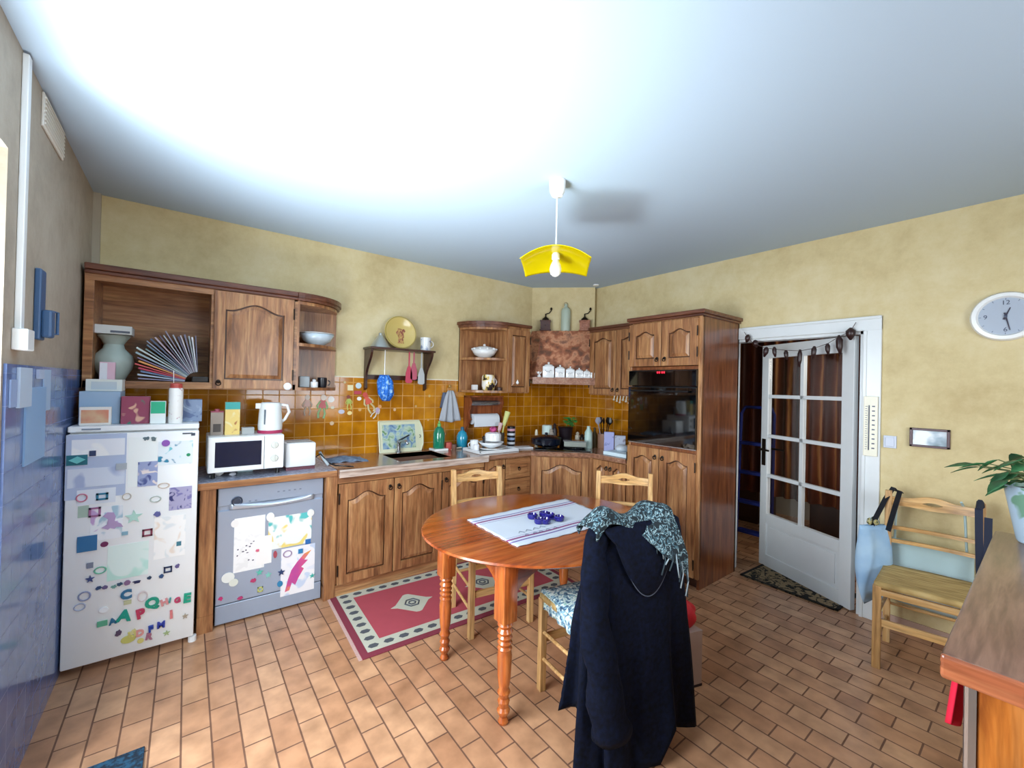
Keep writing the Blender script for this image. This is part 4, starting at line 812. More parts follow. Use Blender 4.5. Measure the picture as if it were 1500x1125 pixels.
m = MB(); m.T = Matrix.Translation(pc+Vector((0, -.01, R_+.001))) @ Matrix.Rotation(PI/2-.15, 4, 'X'); m.torus((0, 0, .018), R_*.95, .0035, 'z', 40, 5); m.build('rim_band', plain('olive_rim', '8a7a30', .4), o)
m = MB(); m.T = Matrix.Translation(pc+Vector((0, -.01, R_+.001))) @ Matrix.Rotation(PI/2-.15, 4, 'X')
m.prism([(.05*random.uniform(.5, 1.1)*math.cos(a), .055*random.uniform(.5, 1.1)*math.sin(a)) for a in [2*PI*i/16 for i in range(16)]], .007, .0085, 'z'); m.prism([(-.03, -.1), (.03, -.1), (.02, -.05), (-.02, -.05)], .007, .0085, 'z')
tag(m.build('painted_motif', blotch('plate_motif', [(.42, '8a4a3a'), (.5, 'c9a060'), (.6, '9a7040')], 30), o), 'brown painted motif')
m = MB(); m.lathe([(.085, 0), (.08, .012), (.025, .10), (.017, .105), (.016, .125), (.008, .128)], (-2.345, -.10, 1.8085), 24); tag(m.build('dish_cover', plain('pewter', 'b5b9b4', .3, .6), smooth='auto'), 'conical silver grey lid on the left of the dark shelf', 'lid')
c = (-1.925, -.11, 1.8085); r = thing('white_jug', 'white jug with grey pattern at the right end of the dark shelf', 'jug', c)
m = MB(); m.lathe([(.042, 0), (.046, .01), (.045, .06), (.05, .12), (.046, .122), (.04, .06), (.038, .01)], c, 22); m.build('body', blotch('jug_grey', [(.38, '8c98b4'), (.46, 'dfe2e4'), (1, 'e6e8ea')], 22, rough=.2), r, smooth='auto')
m = MB(); m.torus((c[0]+.048, c[1], c[2]+.065), .03, .005, 'y', 12, 6, -PI/2, PI/2); m.build('handle', ceramic, r, smooth=True)
# blue cloth bunch hanging
m = MB(); cx_, cy_, cz_ = -2.30, -.10, 1.42
def clo(u, v):
    a = 2*PI*u; R1 = .062*(1-.55*max(0, v-.75)/.25*1.0 if v > .75 else 1)*(.55+.45*min(1, v/.25)); q = 1+.13*math.cos(9*a+3*v)
    return (cx_+R1*q*math.cos(a)+.02*v, cy_+R1*.75*q*math.sin(a), cz_+.155-.225*v)
m.grid(clo, 54, 14, True); o = tag(m.build('cloth_bag', blotch('blue_print_cloth', [(.4, '1c5fc0'), (.55, '2f7fe0'), (.68, 'a8d0f0')], 30, rough=.8, dist=1), smooth=True, solid=.004), 'bunched bright blue patterned cloth hanging from the dark shelf', 'cloth')
m = MB(); m.tube([(cx_, cy_, cz_+.15), (cx_, cy_, 1.79)], .004, 6); tag(m.build('loop', white, o), 'white hanging loop')
# utensils hanging
for (x, c, lab, nm, hl) in ((-2.085, 'c2405a', 'red spatula hanging under the dark shelf', 'spatula', .1), (-2.04, 'b8586c', 'pink slotted spoon hanging beside the red spatula', 'slotted_spoon', .07), (-1.965, 'b4b8ba', 'steel skimmer hanging at the right under the dark shelf', 'skimmer', .11)):
    m = MB(); m.tube([(x, -.12, 1.79), (x, -.12, 1.79-hl-.02)], .004, 6); m.box(x-.006, x+.006, -.123, -.117, 1.76-hl, 1.785)
    m.prism([(x-.012, 1.76-hl), (x+.012, 1.76-hl), (x+.03, 1.70-hl), (x+.032, 1.60-hl+.02), (x+.015, 1.59-hl+.02), (x-.015, 1.59-hl+.02), (x-.032, 1.60-hl+.02), (x-.03, 1.70-hl)], -.123, -.117)
    tag(m.build(nm, plain('tool_'+c, c, .4)), lab, 'utensil')

# ------------------------------------------------------------ decorations on the tiles
TY = -.0085
def puppet(px, py, h, cols, label, tilt=0):
    c = at(px, py, 'y', TY); r = thing('jointed_figure', label, 'wall decoration', c, 0, 'little figures hung on the amber tiles')
    m = MB(); m.T = Matrix.Translation(c) @ Matrix.Rotation(tilt, 4, 'Y'); m.prism([(h*.11*math.cos(a), h*.38+h*.12*math.sin(a)) for a in [2*PI*i/12 for i in range(12)]], -.006, 0); m.build('head', plain('tint_'+cols[0], cols[0], .5), r)
    m = MB(); m.T = Matrix.Translation(c) @ Matrix.Rotation(tilt, 4, 'Y'); m.prism([(-h*.1, h*.27), (h*.1, h*.27), (h*.13, -h*.05), (-h*.13, -h*.05)], -.005, 0); m.build('torso', plain('tint_'+cols[1], cols[1], .5), r)
    for s_ in (-1, 1):
        m = MB(); m.T = Matrix.Translation(c) @ Matrix.Rotation(tilt, 4, 'Y'); m.tube([(s_*h*.1, -.003, h*.22), (s_*h*.2, -.003, h*.02), (s_*h*.16, -.003, -h*.08)], h*.035, 6); m.build('arm', plain('tint_'+cols[2], cols[2], .5), r)
        m = MB(); m.T = Matrix.Translation(c) @ Matrix.Rotation(tilt, 4, 'Y'); m.tube([(s_*h*.06, -.003, -h*.05), (s_*h*.13, -.003, -h*.26), (s_*h*.10, -.003, -h*.46)], h*.04, 6); m.build('leg', plain('tint_'+cols[2], cols[2], .5), r)
puppet(450, 594, .17, ('e4dcd0', 'd8b8b0', 'd0c0b0'), 'pale pink jointed figure leftmost on the amber tiles')
puppet(472, 596, .20, ('f0e8dc', 'c86a70', '9cc48c'), 'red and green jointed figure second from left on the tiles', .1)
puppet(511, 590, .13, ('8a3a30', 'a8b858', 'c8c060'), 'green and brown jointed figure in the middle of the tiles', -.1)
puppet(540, 590, .20, ('c84a3c', 'd85a48', 'd0c08c'), 'long red jointed figure right of the tile decorations', -.45)
puppet(551, 603, .14, ('e0a060', 'b8a0c0', 'd8d0b8'), 'lilac jointed figure at the far right of the tile decorations', .6)
TD = [('disc', 485, 585, .046, .046, 'f0f0ec', 'white round tile magnet below the corner shelf'), ('rect', 513, 568, .042, .042, 'e8dcae', 'cream square tile magnet'), ('disc', 525, 565, .045, .045, 'c8dce4', 'pale blue round tile magnet at the top'),
 ('rect', 524, 575, .055, .026, 'b8364c', 'crimson oblong tile magnet'), ('disc', 526, 584, .034, .03, 'f2eee2', 'white oval tile magnet beneath the crimson one'), ('disc', 487, 597, .03, .022, 'dcd8c0', 'ivory small tile magnet'),
 ('disc', 500, 603, .046, .034, 'c4c4d4', 'lavender grey tile magnet'), ('disc', 512, 605, .036, .030, 'f0d890', 'butter yellow tile magnet'), ('disc', 486, 620, .030, .030, 'd8b890', 'tan small tile magnet low down'),
 ('disc', 527, 600, .022, .026, 'cfa468', 'tiny tan tile magnet in the centre'), ('disc', 490, 567, .018, .03, 'c89878', 'small clay tile magnet near the cabinet'), ('disc', 505, 560, .018, .02, 'd8c090', 'tiny sand tile magnet at the top'),
 ('disc', 578, 600, .022, .026, 'd8b080', 'lone tan tile magnet under the blue cloth'), ('disc', 629, 580, .020, .022, 'd0b070', 'lone tan tile magnet left of the hanging towel'), ('disc', 609, 595, .018, .02, 'c8a060', 'faint tan tile magnet above the tray'), ('disc', 627, 615, .018, .02, 'd8a868', 'small orange tan tile magnet right of the tray')]
for i, (kd, px, py, a, b_, c, lab) in enumerate(TD): onplane(kd, px, py, a*1.1, b_*1.1, c, 'tile_magnet', lab, 'magnet', 'small decorations on the amber tiles', y=TY, th=.004)

# ------------------------------------------------------------ tray leaning behind the sink
r = thing('serving_tray', 'cream tray with blue and green floral picture leaning on the amber tiles', 'tray', (-2.09, -.06, ZW))
tx0, tx1 = -2.315, -1.90; TR = Matrix.Translation((0, -.075, ZW+.001)) @ Matrix.Rotation(-math.radians(12), 4, 'X')
m = MB(); m.T = TR
out = [(tx0, 0), (tx1-.03, 0), (tx1-.005, .06), (tx1, .14), (tx1-.005, .21), (tx1-.03, .275), (tx0, .275)]
m.prism(out, 0, .008)
for i in range(len(out)): a, b_ = out[i], out[(i+1) % len(out)]; m.tube([(a[0], -.002, a[1]), (b_[0], -.002, b_[1])], .007, 6)
m.build('board', plain('tray_cream', 'd6d6b8', .35), r)
m = MB(); m.T = TR; m.box(tx0+.03, tx1-.075, -.0015, 0, .03, .245); tag(m.build('floral_print', blotch('tray_floral', [(.32, '4a6a9c'), (.45, '8aa8b8'), (.55, 'b8c8b0'), (.66, '5f8c5c'), (.8, '3f6a48')], 18, dist=.7), r), 'blue and green floral print')
m = MB(); m.T = TR; m.torus((tx1-.035, -.003, .13), .012, .003, 'y', 12, 5, -PI/2, PI/2); m.build('handle_slot', black, r)
# blue cloth on drainer
m = MB(); q = at(500, 669, 'z', ZW)
m.grid(lambda u, v: (-2.80+.28*u, -.37+.22*v+.03*math.sin(u*4), ZW+.003+.022*math.sin(PI*u)*math.sin(PI*v)+.004*math.sin(u*19+v*7)), 24, 16); tag(m.build('dish_cloth', blotch('slate_cloth', [(.3, '5a6e88'), (.7, '7d92a8')], 40, rough=.9), smooth=True, solid=.003), 'crumpled blue grey dishcloth on the drainer', 'cloth')

def bottle(name, px, y, z, prof, mat, label, cat, capprof=None, capmat=None, sx=1):
    x = at(px, 640, 'y', y).x; m = MB(); m.lathe(prof, (x, y, z), 18, sx=sx); o = tag(m.build(name, mat, smooth='auto'), label, cat)
    if capprof: m = MB(); m.lathe(capprof, (x, y, z), 12); m.build('cap', capmat, o, smooth='auto')
    return o
bottle('soap_bottle', 643, -.16, ZW+.022, [(.050, 0), (.054, .01), (.054, .14), (.040, .18), (.016, .20)], plain('green_soap', '1a7a5c', .15, coat=.5), 'green washing-up liquid bottle beside the tray', 'bottle', [(.017, .20), (.017, .225), (.008, .23), (.007, .25)], plain('lime_cap', '5fae5c', .4), 1)
x = at(643, 640, 'y', -.16).x; m = MB(); m.box(x-.07, x+.07, -.22, -.10, ZW, ZW+.021, .004); tag(m.build('soap_dish', ceramic), 'white soap dish under the green bottle', 'dish')
bottle('cleaner_bottle', 677, -.13, ZW, [(.044, 0), (.052, .01), (.055, .11), (.04, .15), (.018, .17)], plain('turquoise_liquid', '1d8fb0', .15, coat=.5), 'turquoise cleaner bottle left of the dish stack', 'bottle', [(.018, .17), (.018, .195), (.01, .205)], plain('blue_cap', '1a5a78', .4))
for px, y, s_, c, lab, nm in ((657, -.17, .036, 'b04a40', 'small red pot between the two soap bottles', 'small_pot'), (665, -.20, .026, '6a4a3c', 'small brown sponge holder between the bottles', 'sponge_holder')):
    x = at(px, 650, 'y', y).x; m = MB(); m.lathe([(s_*.8, 0), (s_, s_*.6), (s_*.9, s_*1.9), (s_*.7, s_*2)], (x, y, ZW), 14); tag(m.build(nm, plain('tint_'+c, c, .5), smooth='auto'), lab, 'pot')
q = at(670, 658, 'z', ZW); m = MB(); m.tube([(q.x-.06, q.y, ZW+.01), (q.x+.05, q.y+.01, ZW+.012)], .007, 8); m.box(q.x-.09, q.x-.05, q.y-.012, q.y+.012, ZW, ZW+.022, .003); tag(m.build('scrubbing_brush', cream), 'cream dish brush lying before the bottles', 'brush')
# hanging tea towel
p = at(660, 572, 'y', -.05)
m = MB()
def tow(u, v):
    w_ = .03+.085*v**.8; a = (u-.5)*2
    return (p.x+a*w_, -.05+.018*math.cos(u*17)*v**.5-.012*v, p.z-.0-.31*v+(.02*abs(a)*v))
m.grid(tow, 40, 12); o = tag(m.build('tea_towel', plain('pale_grey_linen', 'a9adb4', .9, var=.1), smooth=True, solid=.004), 'pale grey tea towel hanging on a hook by the tiles', 'towel')
m = MB(); m.grid(lambda u, v: (p.x-.10+.13*u*(.4+.6*v)+.03*(1-v), -.025+.008*math.sin(u*11), p.z-.02-.15*v), 14, 8); tag(m.build('rear_fold', plain('slate_linen', '5c6478', .9), o, smooth=True, solid=.003), 'slate blue rear fold')
m = MB(); m.tube([(p.x, -.009, p.z+.03), (p.x, -.05, p.z+.03), (p.x, -.055, p.z-.0)], .005, 6); m.lathe([(.001, .03), (.014, .035), (.012, .05), (.001, .056)], (p.x, -.03, p.z), 10); tag(m.build('towel_hook', plain('brass_hook', 'b08a4a', .4, .4)), 'small brass hook holding the pale tea towel', 'hook')

# kitchen roll holder (wooden, under rounded cabinet)
r = thing('paper_towel_holder', 'wooden wall rack holding kitchen roll and foil below the rounded cabinet', 'paper towel holder', (-1.22, -.1, 1.0))
kx0, kx1 = -1.44, -1.03
rw = wood('red_brown_rack', '5a2414', '8e4a28', 'ae6a40', 'z')
for x in (kx0, kx1-.018):
    m = MB(); m.prism([(-.01, 1.02), (-.05, 1.03), (-.085, 1.10), (-.12, 1.16), (-.10, 1.24), (-.14, 1.33), (-.12, 1.38), (-.01, 1.40)], x, x+.018, 'x'); m.build('side_panel', rw, r)
m = MB(); m.box(kx0, kx1, -.13, -.010, 1.385, 1.40); m.box(kx0+.018, kx1-.018, -.022, -.010, 1.20, 1.38); m.build('back_board', rw, r)
m = MB(); m.tube([(kx0+.02, -.075, 1.325), (kx1-.02, -.075, 1.325)], .026, 16); tag(m.build('foil_roll', steel, r, smooth='auto'), 'silver foil roll')
m = MB(); m.tube([(kx0+.05, -.085, 1.165), (kx1-.05, -.085, 1.165)], .052, 20); m.box(kx0+.05, kx1-.05, -.139, -.135, 1.09, 1.165); tag(m.build('paper_roll', plain('kitchen_paper', 'dfe4ec', .9), r, smooth='auto'), 'white kitchen paper roll')
m = MB(); m.tube([(kx0+.005, -.085, 1.165), (kx1-.005, -.085, 1.165)], .01, 8); m.build('roll_bar', rw, r)

# dishes on the draining area right of sink
def zat(px, py): return at(px, py, 'z', ZW)
c = Vector((-1.40, -.42, ZW)); m = MB(); m.T = Matrix.Translation(c); m.box(-.20, .24, -.15, .15, .001, .012, .004); m.box(-.20, .24, -.15, -.14, .012, .028, .002); m.box(-.20, .24, .14, .15, .012, .028, .002); m.box(-.20, -.19, -.15, .15, .012, .028, .002); m.box(.23, .24, -.15, .15, .012, .028, .002)
tag(m.build('drainer_tray', plain('white_plastic', 'dfe3e6', .35)), 'white plastic draining tray between sink and hob', 'tray')
zd = ZW+.0125
bowl('stacked_plate', (c.x+.02, c.y, zd), .15, .026, ceramic, 'wide white dinner plate at the bottom of the dish stack', 'plate')
bowl('mixing_bowl', (c.x+.02, c.y, zd+.018), .12, .055, plain('white_bowl', 'e2e6ea', .2), 'white bowl on the dinner plate in the draining tray')
m = MB(); m.lathe([(.055, 0), (.075, .01), (.078, .062), (.068, .08), (.035, .088), (.01, .09)], (c.x+.04, c.y+.0, zd+.074), 20); tag(m.build('teapot', ceramic, smooth='auto'), 'white covered pot on top of the dish stack', 'pot')
m = MB(); m.lathe([(.022, 0), (.034, .012), (.034, .035), (.016, .05)], (c.x+.04, c.y, zd+.165), 12); tag(m.build('pink_sponge', blotch('magenta_sponge', [(.4, '8a2a58'), (.6, 'c8528a')], 40, rough=.9)), 'magenta scrubber on the white covered pot', 'scrubber')
m = MB(); m.lathe([(.036, 0), (.038, .01), (.04, .085), (.037, .085), (.033, .01)], (c.x-.11, c.y+.09, zd), 18); m.torus((c.x-.155, c.y+.09, zd+.045), .02, .004, 'y', 10, 5, PI/2, 3*PI/2); tag(m.build('coffee_mug', ceramic, smooth='auto'), 'white mug in the draining tray', 'mug')
m = MB(); m.lathe([(.026, 0), (.027, .06), (.024, .062), (.022, .01)], (c.x-.165, c.y-.03, zd), 16); tag(m.build('small_cup', plain('white_cup', 'e6e8ee', .3), smooth='auto'), 'small white cup at the left of the draining tray', 'cup')
m = MB(); m.tube([(c.x-.04, c.y+.04, zd+.01), (c.x-.035, c.y+.04, zd+.10)], .012, 8); m.lathe([(.001, .0), (.018, .012), (.016, .03), (.001, .04)], (c.x-.035, c.y+.04, zd+.09), 10); tag(m.build('dark_scourer', black), 'black handled brush standing in the draining tray', 'brush')
# round tray behind, striped tin, bottle with yellow brush
x, y = -1.02, -.26
m = MB(); m.lathe([(.040, 0), (.041, .004), (.041, .20), (.036, .205)], (x, y, ZW), 20); o = tag(m.build('striped_tin', plain('dark_tin', '11141e', .3), smooth='auto'), 'tall black tin with white striped label by the hob', 'tin')
for k, c_ in enumerate(('d8a0b0', 'e0e4ee', '9ab0d4', 'e8ecf0')):
    m = MB(); m.lathe([(.0415, .18-.045*k), (.0417, .157-.045*k)], (x, y, ZW), 20, cap=False); m.build('label_stripe', plain('tint_'+c_, c_, .5), o, smooth=True)
m = MB(); m.T = Matrix.Translation((-1.12, -.22, ZW)); m.lathe([(.036, 0), (.036, .14), (.032, .14), (.031, .004)], n=16); o = tag(m.build('utensil_jar', plain('dark_glass', '4a4238', .2), smooth='auto'), 'brown glass jar holding the dish brushes', 'jar')
m = MB(); m.tube([(-1.125, -.22, ZW+.01), (-1.09, -.23, ZW+.22)], .008, 8); m.tube([(-1.095, -.23, ZW+.21), (-1.05, -.235, ZW+.35)], [.018, .030], 10); tag(m.build('dish_brush', plain('yellow_green', 'd4d888', .6)), 'pale yellow brush standing in the brown jar', 'brush')
m = MB(); m.tube([(-1.135, -.21, ZW+.01), (-1.145, -.22, ZW+.18)], .008, 8); m.tube([(-1.145, -.22, ZW+.16), (-1.13, -.23, ZW+.24)], [.016, .022], 10); tag(m.build('dish_brush', plain('pale_pink', 'e0b8b8', .6)), 'pale pink brush standing in the brown jar', 'brush')
m = MB(); m.T = fr(-1.03, -.42, ZW, -.3); m.box(-.12, .12, -.06, .06, .001, .014, .003); tag(m.build('chopping_board', plain('board_white', 'd4d8dc', .4)), 'small white board lying left of the black pan', 'board')
# hob
hobc = (-.62, -.60); r = thing('gas_hob', 'black hob set in the corner worktop under the hood', 'hob', (*hobc, ZW)); T = fr(*hobc, ZW, -PI/4)
m = MB(); m.T = T; m.box(-.27, .27, -.24, .22, .0005, .008, .003); m.build('plate', glass_b, r)
for a, b_ in ((-.13, -.1), (.13, -.1), (-.13, .1), (.13, .1)):
    m = MB(); m.T = T; m.torus((a, b_, .014), .06, .005, 'z', 20, 6); m.tube([(a-.08, b_, .018), (a+.08, b_, .018)], .004, 6); m.tube([(a, b_-.08, .018), (a, b_+.08, .018)], .004, 6); m.build('burner', black, r)
def onhob(a, b_): return T @ Vector((a, b_, .0235))
q = onhob(-.165, .0); r = thing('saute_pan', 'black lidded saute pan on the left of the hob', 'pan', q)
m = MB(); m.lathe([(.13, 0), (.150, .012), (.155, .062), (.157, .068)], q, 30); m.build('pan_body', plain('blue_black_enamel', '0c1424', .2, coat=.6), r, smooth='auto')
m = MB(); m.lathe([(.158, .069), (.14, .083), (.06, .10), (.014, .106), (.018, .122), (.001, .127)], q, 30); m.build('lid', plain('blue_black_enamel', '0c1424', .2), r, smooth='auto')
m = MB(); m.tube([q+Vector((-.12, -.05, .045)), q+Vector((-.22, -.10, .06))], .009, 8); m.build('handle', black, r)
q = T @ Vector((-.17, .27, .0)); q.z = ZW
m = MB(); m.lathe([(.05, 0), (.055, .005), (.055, .19), (.048, .20)], q, 20); tag(m.build('white_canister', plain('mint_white', 'c8dcd8', .3), smooth='auto'), 'pale mint canister behind the black pan', 'canister')
m = MB(); m.lathe([(.015, 0), (.016, .12), (.01, .15)], (q.x-.10, q.y+.06, ZW), 12); tag(m.build('slim_bottle', cream, smooth='auto'), 'slim cream bottle behind the left of the black pan', 'bottle')
q = T @ Vector((.03, .27, .0)); q.z = ZW+.0005; r = thing('potted_herb', 'dark pot with bright green herb at the back of the hob', 'potted plant', q)
m = MB(); m.lathe([(.06, 0), (.075, .16), (.085, .185), (.075, .19)], q, 18); m.build('pot', plain('plum_black', '1c1018', .4), r, smooth='auto')
m = MB(); random.seed(3)
for k in range(60):
    a = random.uniform(0, 2*PI); rr_ = random.uniform(0, .06); c_ = q+Vector((rr_*math.cos(a)+.03, rr_*math.sin(a)-.03, .20+random.uniform(0, .09))); m.T = Matrix.Translation(c_) @ Matrix.Rotation(a, 4, 'Z') @ Matrix.Rotation(random.uniform(-.8, .8), 4, 'X')
    m.prism([(-.026, 0), (0, .014), (.026, 0), (0, -.014)], 0, .002, 'z')
m.T = Matrix.Identity(4); m.tube([q+Vector((0, 0, .17)), q+Vector((.02, -.01, .24))], .003, 5); m.build('foliage', plain('herb_green', '3d8a3c', .5), r)
# dark jars cluster
for k, (a, b_, h, c_, lab) in enumerate(((-.06, .19, .16, '2a1c1c', 'dark pepper mill left of the potted herb'), (-.085, .15, .12, 'b0a498', 'small pale spice jar before the pepper mill'), (.13, .19, .10, 'c8bca8', 'cream spice jar right of the potted herb'), (.165, .13, .09, '241c1c', 'short black spice jar right of the potted herb'))):
    q = T @ Vector((a*1.3-.01, b_+.06, 0)); q.z = ZW+.0005; h *= 1.4; m = MB(); m.lathe([(.028, 0), (.030, .01), (.028, h*.7), (.016, h*.8), (.022, h*.9), (.005, h)], q, 12); tag(m.build('spice_jar' if k else 'pepper_mill', plain('tint_'+c_, c_, .4), smooth='auto'), lab, 'jar' if k else 'pepper mill')
q = T @ Vector((.125, -.05, .0235)); m = MB(); m.T = fr(q.x, q.y, q.z, -PI/4); m.box(-.11, .11, -.06, .06, 0, .055, .006)
o = tag(m.build('baking_tin', plain('scuffed_aluminium', 'a8b0a8', .3, .7)), 'rectangular aluminium tin on the right of the hob', 'tin')
m = MB(); m.T = fr(q.x, q.y, q.z, -PI/4); m.box(-.118, .118, -.068, .068, .0555, .062, .002); m.build('rim', steel, o)
# right worktop things
def rbottle(nm, x, y, prof, c_, lab, cat): m = MB(); m.lathe(prof, (x, y, ZW), 14); return tag(m.build(nm, plain('tint_'+c_, c_, .35), smooth='auto'), lab, cat)
rbottle('pale_bottle', -.41, -.76, [(.04, 0), (.043, .01), (.04, .16), (.018, .20), (.018, .225)], 'b4ccc4', 'pale green plastic bottle right of the hob', 'bottle')
rbottle('oil_bottle', -.27, -.72, [(.03, 0), (.03, .12), (.012, .17), (.012, .20)], '5a4a28', 'dark olive bottle behind the pale green one', 'bottle')
c = Vector((-.27, -.84, ZW)); m = MB(); m.lathe([(.055, 0), (.06, .01), (.06, .15), (.055, .15), (.05, .01)], c, 20); o = tag(m.build('utensil_crock', plain('tan_crock', '96705c', .5), smooth='auto'), 'tan crock full of black kitchen utensils', 'crock')
for k, lab in enumerate(('black ladle in the crock', 'black spatula in the crock', 'grey whisk in the crock', 'black fork in the crock', 'black spoon in the crock')):
    a = k*1.26; dx, dy = .03*math.cos(a), .03*math.sin(a); m = MB(); m.tube([c+Vector((dx*.5, dy*.5, .02)), c+Vector((dx*1.9, dy*1.9, .25))], .005, 6); m.T = Matrix.Translation(c+Vector((dx*2.0, dy*2.0, .27))) @ Matrix.Rotation(a, 4, 'Z'); m.lathe([(.005, -.03), (.028, -.005), (.032, .015), (.018, .045)], n=8, sy=.35)
    tag(m.build('kitchen_utensil', plain('tint_9a9aa8', '9a9aa8', .4) if k == 2 else black), lab, 'utensil')
for k, (x, y, wd, h, c_, th_, lab) in enumerate(((-.36, -.985, .095, .185, 'a9aede', -1.0, 'lavender card box standing on the worktop beside the oven tower'), (-.34, -1.10, .10, .16, 'b9bfd0', -.9, 'grey white patterned card box next to the lavender one'))):
    m = MB(); m.T = fr(x, y, ZW, th_); m.box(-wd/2, wd/2, -.02, .02, 0, h, .002); tag(m.build('card_box', drawing('cardprint%d' % k, c_, ['8a90c4' if k == 0 else '8c8494', c_], 20)), lab, 'box')
m = MB(); m.box(-.60, -.36, -1.37, -1.11, ZW+.001, ZW+.035, .006); o = tag(m.build('plastic_tray', plain('icy_white', 'cfe4ee', .3)), 'pale blue white plastic tray at the end of the worktop', 'tray')
m = MB(); m.lathe([(.05, 0), (.06, .02), (.05, .045), (.03, .055)], (-.44, -1.2, ZW+.0355), 16, sx=1.2); tag(m.build('plastic_bag', plain('clear_bag', 'c8d0d8', .2), smooth=True), 'crumpled clear bag on the pale plastic tray', 'bag')
m = MB(); m.lathe([(.035, 0), (.045, .04), (.04, .10), (.025, .115)], (-.27, -1.31, ZW), 14); tag(m.build('dark_canister', black, smooth='auto'), 'round black canister in the corner beside the oven tower', 'canister')
m = MB(); q = at(900, 588, 'x', -.30)
for k in range(9): a = -.06*k; m.tube([(-.31, -1.0+a*.6, 1.434), (-.32, -1.0+a*.6, 1.40-.012*(k % 3))], .006, 6); m.lathe([(.003, 0), (.014, .008), (.004, .018)], (-.32, -1.0+a*.6, 1.385-.012*(k % 3)), 8)
tag(m.build('hook_strip', cream), 'row of small cream hooks under the right wall cabinet', 'hooks')

# ------------------------------------------------------------ left wall things
m = MB(); m.box(L+.0005, L+.018, -1.44, -1.405, 1.66, H-.01, .003); r = m.build('cable_trunk', white); tag(r, 'white vertical cable trunking on the left wall', 'cable trunking')
m = MB(); m.box(L+.0005, L+.04, -1.465, -1.385, 1.585, 1.66, .004); tag(m.build('junction_box', white), 'small white junction box below the cable trunking', 'junction box')
r = thing('intercom', 'blue grey wall telephone handset mount on the left wall', 'intercom', (L+.01, -1.17, 1.63))
blu = plain('steel_blue_plastic', '3f5f86', .4)
m = MB(); m.box(L+.0005, L+.02, -1.215, -1.14, 1.64, 1.92, .005); m.build('back_plate', blu, r)
m = MB(); m.box(L+.02, L+.05, -1.205, -1.15, 1.65, 1.76, .008); m.tube([(L+.035, -1.145, 1.67), (L+.05, -1.115, 1.67), (L+.05, -1.115, 1.76), (L+.035, -1.145, 1.76)], .006, 6); m.build('handset', blu, r)
m = MB(); m.box(L+.0005, L+.008, -1.19, -.85, 2.49, 2.625, .002)
for k in range(7): m.box(L+.008, L+.013, -1.18, -.86, 2.502+.017*k, 2.510+.017*k)
tag(m.build('vent_grille', plain('dusty_white', 'e2ded4', .7)), 'dusty white ventilation grille high on the left wall', 'vent')
GW = 'papers pinned to the blue tiles'
for (px0, px1, py0, py1, c_, lab) in ((27, 43, 538, 595, 'b8cadf', 'long pale strip of paper pinned on the left wall tiles'), (55, 62, 541, 555, 'b0bfda', 'tiny pale tag pinned on the left wall tiles'),
                                      (65, 73, 541, 600, 'a4bedc', 'narrow pale blue strip right of the others on the left tiles'), (38, 64, 568, 668, '86abd4', 'sky blue calendar sheet hanging on the left tiles'), (16, 24, 556, 596, '94a9d0', 'pale paper at the very edge of the left tiles')):
    a = at(px0, py0, 'x', L+.012); b_ = at(px1, py1, 'x', L+.012); off_ = .0012*(int(px0)%7); m = MB(); m.box(L+.0085, L+.0105+off_, min(a.y, b_.y), max(a.y, b_.y), b_.z, a.z); tag(m.build('pinned_paper', plain('tint_'+c_, c_, .6)), lab, 'paper', GW)

# ------------------------------------------------------------ pendant lamp
LX, LY = -2.07, -1.975
r = thing('pendant_lamp', 'pendant lamp with square yellow glass shade and bare bulb', 'lamp', (LX, LY, H))
m = MB(); m.lathe([(.045, H-.001), (.045, H-.02), (.042, H-.06), (.03, H-.085), (.01, H-.09)], (LX, LY, 0), 24); m.build('ceiling_rose', white, r, smooth='auto')
m = MB(); m.tube([(LX, LY, H-.08), (LX, LY, 2.245)], .004, 8); m.build('cord', white, r)
m = MB(); m.lathe([(.018, 2.200), (.022, 2.203), (.022, 2.228), (.014, 2.242), (.006, 2.262)], (LX, LY, 0), 16); m.build('bulb_holder', white, r, smooth='auto')
yl = NT('yellow_glass_shade'); yl.b.inputs['Base Color'].default_value = lin('eedc06'); yl.b.inputs['Roughness'].default_value = .2; yl.b.inputs['Coat Weight'].default_value = .5
tl = yl.n('BsdfTranslucent'); tl.inputs[0].default_value = lin('f0dc10'); mx = yl.n('MixShader', i_Fac=.45); yl.l(yl.b.outputs[0], mx.inputs[1]); yl.l(tl.outputs[0], mx.inputs[2]); yl.l(mx.outputs[0], yl.t.nodes['Material Output'].inputs[0])
m = MB(); S = .19; sa = math.radians(-44)
def shade(u, v):
    a, b_ = (u-.5)*2, (v-.5)*2; x = a*S; y = b_*S; rr_ = math.hypot(a, b_)
    z = 2.238-.0375*b_*b_-.0175*b_-a*a*(.0465-.0185*b_)
    k = 1-.05*(abs(a*b_))
    return (LX+(x*math.cos(sa)-y*math.sin(sa))*k, LY+(x*math.sin(sa)+y*math.cos(sa))*k, z)
m.grid(shade, 28, 28); m.build('lamp_shade', yl.m, r, smooth=True, solid=.004)
m = MB(); m.lathe([(.012, 2.206), (.016, 2.195), (.028, 2.17), (.033, 2.147), (.028, 2.122), (.015, 2.11), (.002, 2.106)], (LX, LY, 0), 20); tag(m.build('bulb', plain('opal_bulb', 'e8e8e0', .2), r, smooth=True), 'unlit opal bulb')
m = MB(); c = at(873, 417, 'z', H); m.lathe([(.03, -.012), (.032, 0)], (c.x, c.y, H-.001), 14); tag(m.build('ceiling_cap', white), 'small round cap on the ceiling near the chimney', 'cap')

